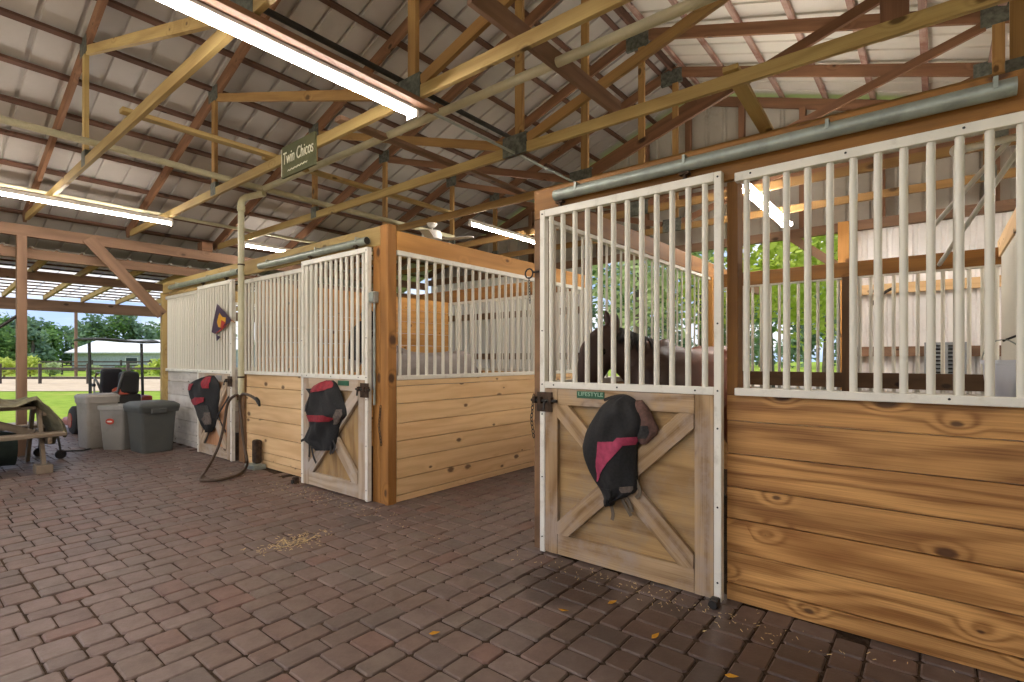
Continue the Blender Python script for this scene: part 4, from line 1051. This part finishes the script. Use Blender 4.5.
# ================================================================== HORSES
def horse(nm, label, loc, yaw, neck, head, head_dir, colfn, mane_mat, extra_group=None):
    t = bpy.data.objects.new(nm, None); C.objects.link(t); t.location = loc; t.rotation_euler = (0, 0, yaw); ORG[t.name] = V((0, 0, 0))
    tag(t, label, 'horse', extra_group)
    mb = MB()
    def path(P, lat, n=18, power=1.0):
        rings = []
        for i, (x, y, z, rw, rh) in enumerate(P):
            c = V((x, y, z)); a = V(P[max(0, i-1)][:3]); b = V(P[min(len(P)-1, i+1)][:3]); d = (b-a).normalized()
            l = V(lat) if not callable(lat) else lat(i/(len(P)-1)); l = (l-d*l.dot(d)).normalized(); u = d.cross(l)
            rings.append([c+l*(rw*math.cos(2*PI*k/n))+u*(rh*math.sin(2*PI*k/n)) for k in range(n)])
        mb.loft(rings)
    path([(-1.45, 0, 1.24, .06, .09), (-1.40, 0, 1.22, .17, .22), (-1.25, 0, 1.21, .26, .30), (-1.05, 0, 1.20, .29, .325), (-.8, 0, 1.18, .285, .32), (-.5, 0, 1.155, .295, .335), (-.2, 0, 1.15, .275, .36), (.02, 0, 1.15, .245, .375), (.2, 0, 1.14, .225, .34), (.36, 0, 1.10, .17, .25), (.42, 0, 1.08, .09, .14)], (0, 1, 0))
    mb.ball((-.02, 0, 1.40), (.22, .09, .165)); mb.ball((-1.1, .1, 1.36), (.25, .16, .17)); mb.ball((-1.1, -.1, 1.36), (.25, .16, .17))
    hl_ = V((-head_dir[1], head_dir[0], 0)).normalized()
    path(neck, lambda k: V((0, 1, 0)).lerp(hl_, k))
    path(head, hl_)
    hp_ = V(head[0][:3]); fd = V((head_dir[0], head_dir[1], 0)).normalized()
    hv = (V(head[-1][:3])-hp_).normalized()
    for s in (-1, 1):   # ears
        b = hp_+hl_*s*.065+V((0, 0, .04)); tip = b+V((0, 0, .17))+hl_*s*.02+fd*.03
        mb.tube([b-V((0, 0, .05)), b+V((0, 0, .05)), b*.4+tip*.6, tip], [.03, .042, .034, .006], 10)
        # jaw and brow
        mb.ball(hp_+hv*.17+hl_*s*.045-fd*.03, (.075, .06, .10))
    for s in (-1, 1):
        mb.tube([(.10, s*.15, 1.05), (.13, s*.155, .85), (.12, s*.15, .62), (.125, s*.145, .52), (.12, s*.145, .44), (.115, s*.145, .24), (.125, s*.145, .18), (.17, s*.145, .09), (.185, s*.145, .0)], [.15, .115, .068, .062, .045, .036, .046, .042, .065], 14)
        mb.tube([(-1.12, s*.15, 1.12), (-1.05, s*.17, .92), (-1.12, s*.165, .74), (-1.30, s*.155, .58), (-1.325, s*.15, .50), (-1.30, s*.15, .40), (-1.27, s*.15, .22), (-1.25, s*.15, .16), (-1.19, s*.15, .08), (-1.175, s*.15, 0)], [.22, .175, .115, .075, .062, .048, .040, .048, .044, .067], 14)
    o = mb.build('horse_body', 'coat', t)
    rm = o.modifiers.new('r', 'REMESH'); rm.mode = 'VOXEL'; rm.voxel_size = .019
    sm = o.modifiers.new('s', 'SMOOTH'); sm.iterations = 6; sm.factor = .5
    bpy.context.view_layer.update()
    me = bpy.data.meshes.new_from_object(o.evaluated_get(bpy.context.evaluated_depsgraph_get()))
    o.modifiers.clear(); old = o.data; o.data = me; bpy.data.meshes.remove(old); me.name = 'horse_body'
    for a in [a.name for a in me.attributes if a.name == 'coat']: me.attributes.remove(me.attributes[a])
    ca = me.attributes.new('coat', 'FLOAT_COLOR', 'POINT')
    ca.data.foreach_set('color', [q for v in me.vertices for q in colfn(v.co)])
    me.polygons.foreach_set('use_smooth', [True]*len(me.polygons))
    if not me.materials: me.materials.append(M['coat'])
    for s in (-1, 1):
        MB().ball(hp_+hv*.16+hl_*s*.098+fd*.045, (.022, .022, .026), 10, 8).build('eye', 'eye', t, smooth=True)
        MB().ball(hp_+hv*.50+hl_*s*.045+fd*.055, (.012, .012, .018), 8, 6).build('nostril', 'mane', t, smooth=True)
        for x, y in ((.185, s*.145), (-1.175, s*.15)):
            MB().lathe((x, y, -.01), [(0, 0), (.075, 0), (.06, .08), (0, .08)], 14).build('hoof', 'hoof', t, smooth=True)
    # mane strands along the crest, tail
    mn = MB(); rnd = random.Random(5)
    for i in range(len(neck)-1):
        a, b = neck[i], neck[i+1]; A, B = V(a[:3]), V(b[:3]); d = (B-A).normalized()
        for q in range(7):
            k = q/7; l = V((0, 1, 0)).lerp(hl_, (i+k)/len(neck)); l = (l-d*l.dot(d)).normalized(); u = d.cross(l)
            c = A.lerp(B, k)+u*((a[4]*(1-k)+b[4]*k)*.97); s = 1
            tipp = c+l*s*(.11+rnd.random()*.04)*1.0-u*(.10+rnd.random()*.06)
            mn.tube([c-u*.01-l*.01, c+u*.012+l*.02, c.lerp(tipp, .5)+l*.03, tipp], [.016, .017, .014, .004], 6)
    mn.build('mane', mane_mat, t, smooth=True)
    tl = MB()
    for q in range(12):
        an = 2*PI*q/12; r = .035
        tl.tube([(-1.44, r*math.cos(an)*.6, 1.32), (-1.54, r*math.cos(an), 1.2+.02*math.sin(an)), (-1.57, r*1.5*math.cos(an), .9), (-1.55+.03*math.sin(an), r*1.7*math.cos(an), .55+.03*(q % 3))], [.02, .022, .02, .006], 6)
    tl.build('tail', mane_mat, t, smooth=True)
    return t, hp_, hv, hl_, fd
def bay(co):
    k = max(0, min(1, (.25-co.x)/.75)); d = lin('46332a'); b = lin('935a46')  # head and neck coloured darker than the body for the shade on them
    c = [d[i]*(1-k)+b[i]*k for i in range(3)]
    if co.z < .55: c = [v*.35 for v in c]
    return (*c, 1)
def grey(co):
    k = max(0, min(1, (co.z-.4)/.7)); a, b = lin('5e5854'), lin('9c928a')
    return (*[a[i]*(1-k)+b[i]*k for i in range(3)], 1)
h1 = horse('horse', 'dark bay horse with lowered head behind the bars of the near stall door', (-1.72, 4.08, 0), -PI/2-.02,
      [(-.02, 0, 1.22, .17, .30), (.14, -.06, 1.31, .145, .245), (.27, -.14, 1.40, .12, .19), (.37, -.22, 1.48, .10, .15), (.42, -.27, 1.54, .085, .115)],
      [(.40, -.25, 1.60, .075, .10), (.44, -.29, 1.55, .10, .125), (.49, -.33, 1.44, .105, .15), (.53, -.355, 1.32, .09, .125), (.565, -.38, 1.20, .068, .09), (.59, -.395, 1.10, .066, .082), (.60, -.40, 1.03, .045, .055)],
      (.75, -.66), bay, 'mane')
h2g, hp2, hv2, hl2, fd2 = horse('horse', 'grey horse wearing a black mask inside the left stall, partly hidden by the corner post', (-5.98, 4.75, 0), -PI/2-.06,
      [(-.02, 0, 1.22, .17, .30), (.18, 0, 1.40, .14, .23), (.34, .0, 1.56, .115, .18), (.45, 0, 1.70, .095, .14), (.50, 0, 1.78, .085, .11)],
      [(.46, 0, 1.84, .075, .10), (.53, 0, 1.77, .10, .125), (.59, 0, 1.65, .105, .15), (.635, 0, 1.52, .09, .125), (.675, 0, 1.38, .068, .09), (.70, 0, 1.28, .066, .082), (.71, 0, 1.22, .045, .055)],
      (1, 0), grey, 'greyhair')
# the black mask worn by the grey horse
mb = MB()
prof = [(.43, 1.91, .06, .09), (.50, 1.84, .11, .14), (.57, 1.71, .125, .165), (.62, 1.57, .112, .145), (.665, 1.43, .09, .115), (.68, 1.36, .082, .10)]
rings = []
for i, (x, z, rw, rh) in enumerate(prof):
    d = V((.36, 0, -.933)); l = V((0, 1, 0)); u = d.cross(l)
    rings.append([V((x, 0, z))+l*(rw*math.cos(2*PI*k/16))+u*(rh*math.sin(2*PI*k/16)) for k in range(16)])
mb.loft(rings, False)
for s in (-1, 1): mb.tube([(.46, s*.065, 1.84), (.48, s*.075, 1.95), (.50, s*.085, 2.02), (.51, s*.085, 2.06)], [.05, .055, .045, .01], 10)
mb.build('fly_mask', 'mesh_black', h2g, smooth=True)

# milky bucket and louvre
bk = thing('bucket', 'milky plastic bucket hanging in the right corner of the near stall', 'bucket', (.36, 4.9, 1.1))
MB().lathe((.36, 4.9, 1.10), [(0, 0), (.08, 0), (.105, .26), (.115, .265), (.115, .29), (.105, .29), (.078, .02), (0, .02)], 24).build('bucket_body', 'bucket', bk, smooth=True)
MB().tube([(.36+.108*math.cos(PI*k/10), 4.9, 1.37+.16*math.sin(PI*k/10)) for k in range(11)], .005, 6).build('bucket_handle', 'steel', bk, smooth=True)
MB().tube([(.36, 4.9, 1.52), (.44, 4.92, 1.56), (.485, 4.93, 1.56)], .008, 6).build('hook', 'iron', bk)
lv = thing('wall_louvre', 'grey louvred vent low on the white end wall behind the near stall', 'vent', (.12, 9.1, 1.2))
c0, c1 = aty(927, 376, 9.08), aty(964, 345, 9.08)
for x0, x1, z0, z1 in ((c0.x-.03, c1.x+.03, c1.z, c1.z+.04), (c0.x-.03, c1.x+.03, c0.z-.04, c0.z), (c0.x-.03, c0.x+.01, c0.z, c1.z), (c1.x-.01, c1.x+.03, c0.z, c1.z), ((c0.x+c1.x)/2-.03, (c0.x+c1.x)/2+.03, c0.z, c1.z)):
    MB().box(x0, x1, 9.04, 9.12, z0, z1).build('vent_frame', 'louvre', lv, bevel=.004)
n = 8
for k in range(n):
    z = c0.z+(c1.z-c0.z)*(k+.5)/n
    MB().bar((c0.x, 9.08, z), (c1.x, 9.08, z), .05, .008, (0, -.5, .8)).build('slat', 'louvre', lv)
MB().box(c0.x, c1.x, 9.118, 9.13, c0.z, c1.z).build('back_panel', 'black', lv)
hk = thing('hanging_hook', 'dark curved hook bracket on the white end wall seen through the near bars', 'hook', aty(880, 300, 9.1))
MB().tube([aty(870, 307, 9.06), aty(877, 298, 9.0), aty(887, 291, 9.06), aty(893, 288, 9.1)], .02, 8).build('hook_arm', 'iron', hk, smooth=True)

# litter on the paving
for i, ((px, py), lab) in enumerate((((434, 634), 'yellow leaf alone on the pavers at the bottom centre'), ((564, 611), 'pale yellow leaf on the dark wet pavers near the stall door'), ((655, 637), 'curled yellow leaf on the pavers in front of the near door'), ((612, 603), 'small brown leaf by the foot of the near stall door'), ((731, 677), 'orange leaf at the bottom edge right of the near door'))):
    q = atz(px, py, .006); mb = MB(); a = random.random()*6; u = V((math.cos(a), math.sin(a), 0)); w = V((-u.y, u.x, 0)); s = .026
    P = [q-u*s, q-u*s*.3+w*s*.5+V((0, 0, .006)), q+u*s*.5+w*s*.4+V((0, 0, .004)), q+u*s*1.2+V((0, 0, .012)), q+u*s*.5-w*s*.4+V((0, 0, .006)), q-u*s*.3-w*s*.5+V((0, 0, .002))]
    o = mb.prism(P, (0, 0, .002)).build('fallen_leaf', 'dry'); tag(o, lab, 'leaf', 'fallen leaves')
rnd = random.Random(11)
def scatter_straw(cx, cy, sx, sy, n, label, lo=.006, hi=.03):
    mb = MB()
    for _ in range(n):
        x, y = cx+rnd.gauss(0, sx), cy+rnd.gauss(0, sy); a = rnd.random()*6; l = rnd.uniform(lo, hi)
        mb.bar((x, y, .006), (x+l*math.cos(a), y+l*math.sin(a), .008+rnd.random()*.006), .0024, .0024)
    o = mb.build('straw', 'straw'); tag(o, label, 'straw', None, 'stuff')
scatter_straw(-3.78, 2.02, .07, .13, 260, 'thin straw scattered on the pavers in the middle of the aisle')
scatter_straw(-1.1, 2.88, .55, .07, 150, 'straw crumbs along the foot of the near stall door', .004, .02)
scatter_straw(-4.8, 2.85, .7, .09, 160, 'straw crumbs along the foot of the left stall door', .004, .02)

# ================================================================== OUTDOORS
def leaves(mb, blobs, n, size, rnd):
    tot = sum(b[3]*b[4]*b[5] for b in blobs)
    for (x, y, z, rx, ry, rz) in blobs:
        for _ in range(int(n*rx*ry*rz/tot)+1):
            d = V((rnd.gauss(0, 1), rnd.gauss(0, 1), rnd.gauss(0, 1))).normalized(); k = rnd.random()**.4
            c = V((x+d.x*rx*k, y+d.y*ry*k, z+d.z*rz*k))
            u = V((rnd.gauss(0, 1), rnd.gauss(0, 1), rnd.gauss(0, .6))).normalized(); w = u.cross(V((rnd.random(), rnd.random(), rnd.random()+.1))).normalized()
            s = size*rnd.uniform(.6, 1.3)
            mb.add([c-u*s, c+w*s*.5, c+u*s, c-w*s*.5], [(0, 1, 2, 3)])
    return mb
def tree(nm, label, loc, h, w, mat, n, size, seed, trunk=.45, group=None, tr=.12, lean=0):
    rnd = random.Random(seed); x, y = loc; t = thing(nm, label, 'tree', (x, y, -.07), group)
    MB().tube([(x, y, -.1), (x+lean*.3, y, h*.25), (x+lean, y+.1, h*.6), (x+lean*1.2, y, h*.85)], [tr*1.3, tr, tr*.7, tr*.25], 10).build('trunk', 'bark', t, smooth=True)
    bl = []
    for _ in range(14):
        a = rnd.random()*2*PI; q = rnd.random()**.5; zz = h*(trunk+(1-trunk)*rnd.uniform(.1, .9)); ww = w*(1-.5*abs((zz/h-trunk)/(1-trunk)-.45))
        bl.append((x+lean+q*ww*.62*math.cos(a), y+q*ww*.62*math.sin(a), zz, w*rnd.uniform(.28, .45), w*rnd.uniform(.28, .45), h*(1-trunk)*rnd.uniform(.14, .24)))
    leaves(MB(), bl, n, size, rnd).build('crown', mat, t)
    return t
def ptr(px, Z):
    """ground point at forward distance Z along pixel column px"""
    X = (px-CX)/F*Z; return (X*CC-Z*SS, X*SS+Z*CC)
# trees past the open end of the barn
near = [('tree', 'leafy bright green tree past the open barn end, left part of the near window', 770, 17, 8.5, 3.6, 'leaf1', 3800, .16, .25), ('tree', 'bright green tree past the barn opening, seen beside the opening post', 826, 20, 9, 3.8, 'leaf1', 3800, .17, .28),
        ('tree', 'pale leafy tree past the barn end, behind the horse head', 640, 19, 9, 4, 'leaf4', 3000, .17, .2), ('tree', 'tall green tree past the barn end, behind the horse back', 700, 24, 11, 4.5, 'leaf2', 3000, .2, .22), ('tree', 'green tree past the barn end, left of the horse', 590, 26, 11, 5, 'leaf2', 2600, .22, .18)]
for i, (nm, lab, px, Z, h, w, m, n, s, tk) in enumerate(near): tree(nm, lab, ptr(px, Z), h, w, m, n, s, 20+i, tk, 'trees past the open end', .14, .4*(i % 2)-.2)
k = 0
for px in range(520, 960, 48):
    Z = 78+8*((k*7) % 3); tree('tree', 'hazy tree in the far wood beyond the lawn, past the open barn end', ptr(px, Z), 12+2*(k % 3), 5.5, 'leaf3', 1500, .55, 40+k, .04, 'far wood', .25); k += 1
# left: trees behind the white barn and bushes by the fence
k = 0
cols = [-40, -10, 12, 30, 52, 72, 90, 110, 128, 146, 164, 190, 215]
for px in cols:
    Z = 100+(k*37) % 17; h = (8.6, 11, 9.6, 10.6, 9.0)[k % 5]
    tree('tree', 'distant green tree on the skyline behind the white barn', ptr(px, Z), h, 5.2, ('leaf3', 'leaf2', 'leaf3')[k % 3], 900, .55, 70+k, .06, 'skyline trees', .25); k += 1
for i, (px, Z, h, w, m, lab) in enumerate(((-8, 52, 5.4, 2.2, 'leaf2', 'rounded dark tree at the left edge beyond the fence'), (10, 56, 5.0, 2.2, 'leaf2', 'broad dark green tree beyond the fence left of the timber post'), (32, 54, 4.6, 2.0, 'leaf3', 'rounded green tree beyond the fence right of the timber post'), (48, 60, 5.0, 1.7, 'leaf2', 'dark green tree just left of the white barn'))):
    tree('tree', lab, ptr(px, Z), h, w, m, 900, .32, 95+i, .05, 'trees left of the barn', .2)
for i, (px, Z, h, w, m, lab) in enumerate(((4, 40, 1.5, 1.2, 'leaf1', 'bright bush behind the fence at the left edge'), (30, 41, 1.6, 1.1, 'leaf1', 'yellow green bush behind the fence beside the timber post'), (50, 43, 1.1, 1.0, 'leaf4', 'pale bush behind the fence left of the white barn'), (98, 46, .8, 1.0, 'leaf4', 'pale bush in front of the barn wall left of its window'), (124, 46, .75, 1.0, 'leaf2', 'green bush in front of the barn right of its window'), (142, 46, .85, 1.1, 'leaf1', 'bright bush in front of the barn, seen right of the mower canopy post'), (160, 45, 1.4, 1.3, 'leaf1', 'bright bush by the fence next to the far stall corner'))):
    rnd = random.Random(120+i); x, y = ptr(px, Z); t = thing('bush', lab, 'bush', (x, y, -.07), 'bushes along the fence')
    MB().tube([(x, y, -.1), (x, y, h*.5)], .05, 6).build('stem', 'bark', t)
    leaves(MB(), [(x+rnd.uniform(-.6, .6)*w*.6, y+rnd.uniform(-.6, .6)*w*.6, h*.5, w*.5, w*.5, h*.5) for _ in range(6)], 500, .16, rnd).build('crown', m, t)
# fences
def fence(Z, pxs, rails, hp, label):
    pts = [ptr(px, Z) for px in pxs]; t = thing('rail_fence', label, 'fence', (*pts[0], -.07), 'rail fences')
    for q in pts: MB().box(q[0]-.07, q[0]+.07, q[1]-.07, q[1]+.07, -.1, hp).build('fence_post', 'fence', t)
    for z in rails:
        for a, b in zip(pts[:-1], pts[1:]):
            MB().bar((a[0], a[1], z), (b[0], b[1], z), .04, .13).build('rail', 'fence', t)
fence(30, (-80, -35, 0, 40, 88, 128, 164, 205), (.28, .82), 1.12, 'dark two-rail fence across the lawn in front of the sandy track')
fence(47, (-90, -60, -30, 0, 30, 62, 92, 121, 150, 180), (.35, .75, 1.1), 1.25, 'dark rail fence on the far side of the sandy track')
# white barn
bx = thing('barn', 'long pale barn with a white metal roof beyond the fences', 'barn', (*ptr(120, 62), -.07))
A, B, Zb = V((*ptr(72, 60), 0)), V((*ptr(230, 60), 0)), 0
d = (B-A).normalized(); n_ = V((-d.y, d.x, 0)); n_ = n_ if n_.dot(V((-SS, CC, 0))) > 0 else -n_
W = 9.0; eh, rh = 2.1, 3.6
L = (B-A).length
A2 = A-d*.6+n_*.0
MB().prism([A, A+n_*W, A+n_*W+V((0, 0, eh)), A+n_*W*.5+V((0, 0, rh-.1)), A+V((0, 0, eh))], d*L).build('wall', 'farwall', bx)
for s0, s1 in ((A-n_*.5, A+n_*W*.5), (A+n_*(W+.5), A+n_*W*.5)):
    P = [s0-d*.5+V((0, 0, eh-.1)), s0+d*(L+.5)+V((0, 0, eh-.1)), s1+d*(L+.5)+V((0, 0, rh)), s1-d*.5+V((0, 0, rh))]
    MB().prism(P, (0, 0, .12)).build('roof', 'farroof', bx)
for k, q in enumerate((6.2, 10.5, 14)): 
    w0 = A+d*q-n_*.04; f = MB().prism([w0+V((0, 0, .75)), w0+d*1.5+V((0, 0, .75)), w0+d*1.5+V((0, 0, 1.55)), w0+V((0, 0, 1.55))], -n_*.05).build('window', 'farroof', bx)
    w0 = w0+d*.12-n_*.06; MB().prism([w0+V((0, 0, .83)), w0+d*1.26+V((0, 0, .83)), w0+d*1.26+V((0, 0, 1.47)), w0+V((0, 0, 1.47))], -n_*.02).build('pane', 'glass_dark', f)
g0 = A-d*.05+n_*3.4; MB().prism([g0, g0+n_*2.2, g0+n_*2.2+V((0, 0, 2.2)), g0+V((0, 0, 2.2))], -d*.05).build('barn_door', 'glass_dark', bx)
q = ptr(76, 42); up_ = MB().tube([(q[0], q[1], -.1), (q[0], q[1], 5.4)], .11, 8).build('utility_pole', 'eave'); tag(up_, 'brown wooden utility pole in front of the white barn', 'pole')

# ================================================================== LIGHT
w = bpy.data.worlds.new('world'); bpy.context.scene.world = w; w.use_nodes = True
nt = w.node_tree; nt.nodes.clear()
def wn(t, inp=None, **kw):
    nd = nt.nodes.new(t)
    for k, v in kw.items(): setattr(nd, k, v)
    for k, v in (inp or {}).items():
        if isinstance(v, bpy.types.NodeSocket): nt.links.new(v, nd.inputs[k])
        else: nd.inputs[k].default_value = v
    return nd
g = wn('ShaderNodeTexCoord').outputs['Generated']; sp = wn('ShaderNodeSeparateXYZ', {0: g})
rp = wn('ShaderNodeMapRange', {0: sp.outputs[2], 1: 0.0, 2: .5}).outputs[0]
sky = wn('ShaderNodeMix', {0: rp, 6: lin('b4cbee'), 7: lin('6f9be0')}, data_type='RGBA').outputs[2]
sc = wn('ShaderNodeVectorMath', {0: g, 1: (1, 1, 3.5)}, operation='MULTIPLY').outputs[0]
cl = wn('ShaderNodeTexNoise', {'Vector': sc, 'Scale': 3.2, 'Detail': 6, 'Roughness': .55}).outputs[0]
cm = wn('ShaderNodeMapRange', {0: cl, 1: .42, 2: .62}, interpolation_type='SMOOTHSTEP').outputs[0]
sky = wn('ShaderNodeMix', {0: cm, 6: sky, 7: lin('f4f5fa')}, data_type='RGBA').outputs[2]
bg = wn('ShaderNodeBackground', {0: sky, 1: .85})
nt.links.new(bg.outputs[0], wn('ShaderNodeOutputWorld').inputs[0])
sun = bpy.data.lights.new('sun', 'SUN'); sun.energy = 2.5; sun.angle = .02; sun.color = (1, .95, .86)
so = bpy.data.objects.new('sun', sun); C.objects.link(so)
sd_ = V((-.35, -.45, .82)).normalized(); so.rotation_euler = sd_.to_track_quat('Z', 'Y').to_euler()
bpy.context.view_layer.update()
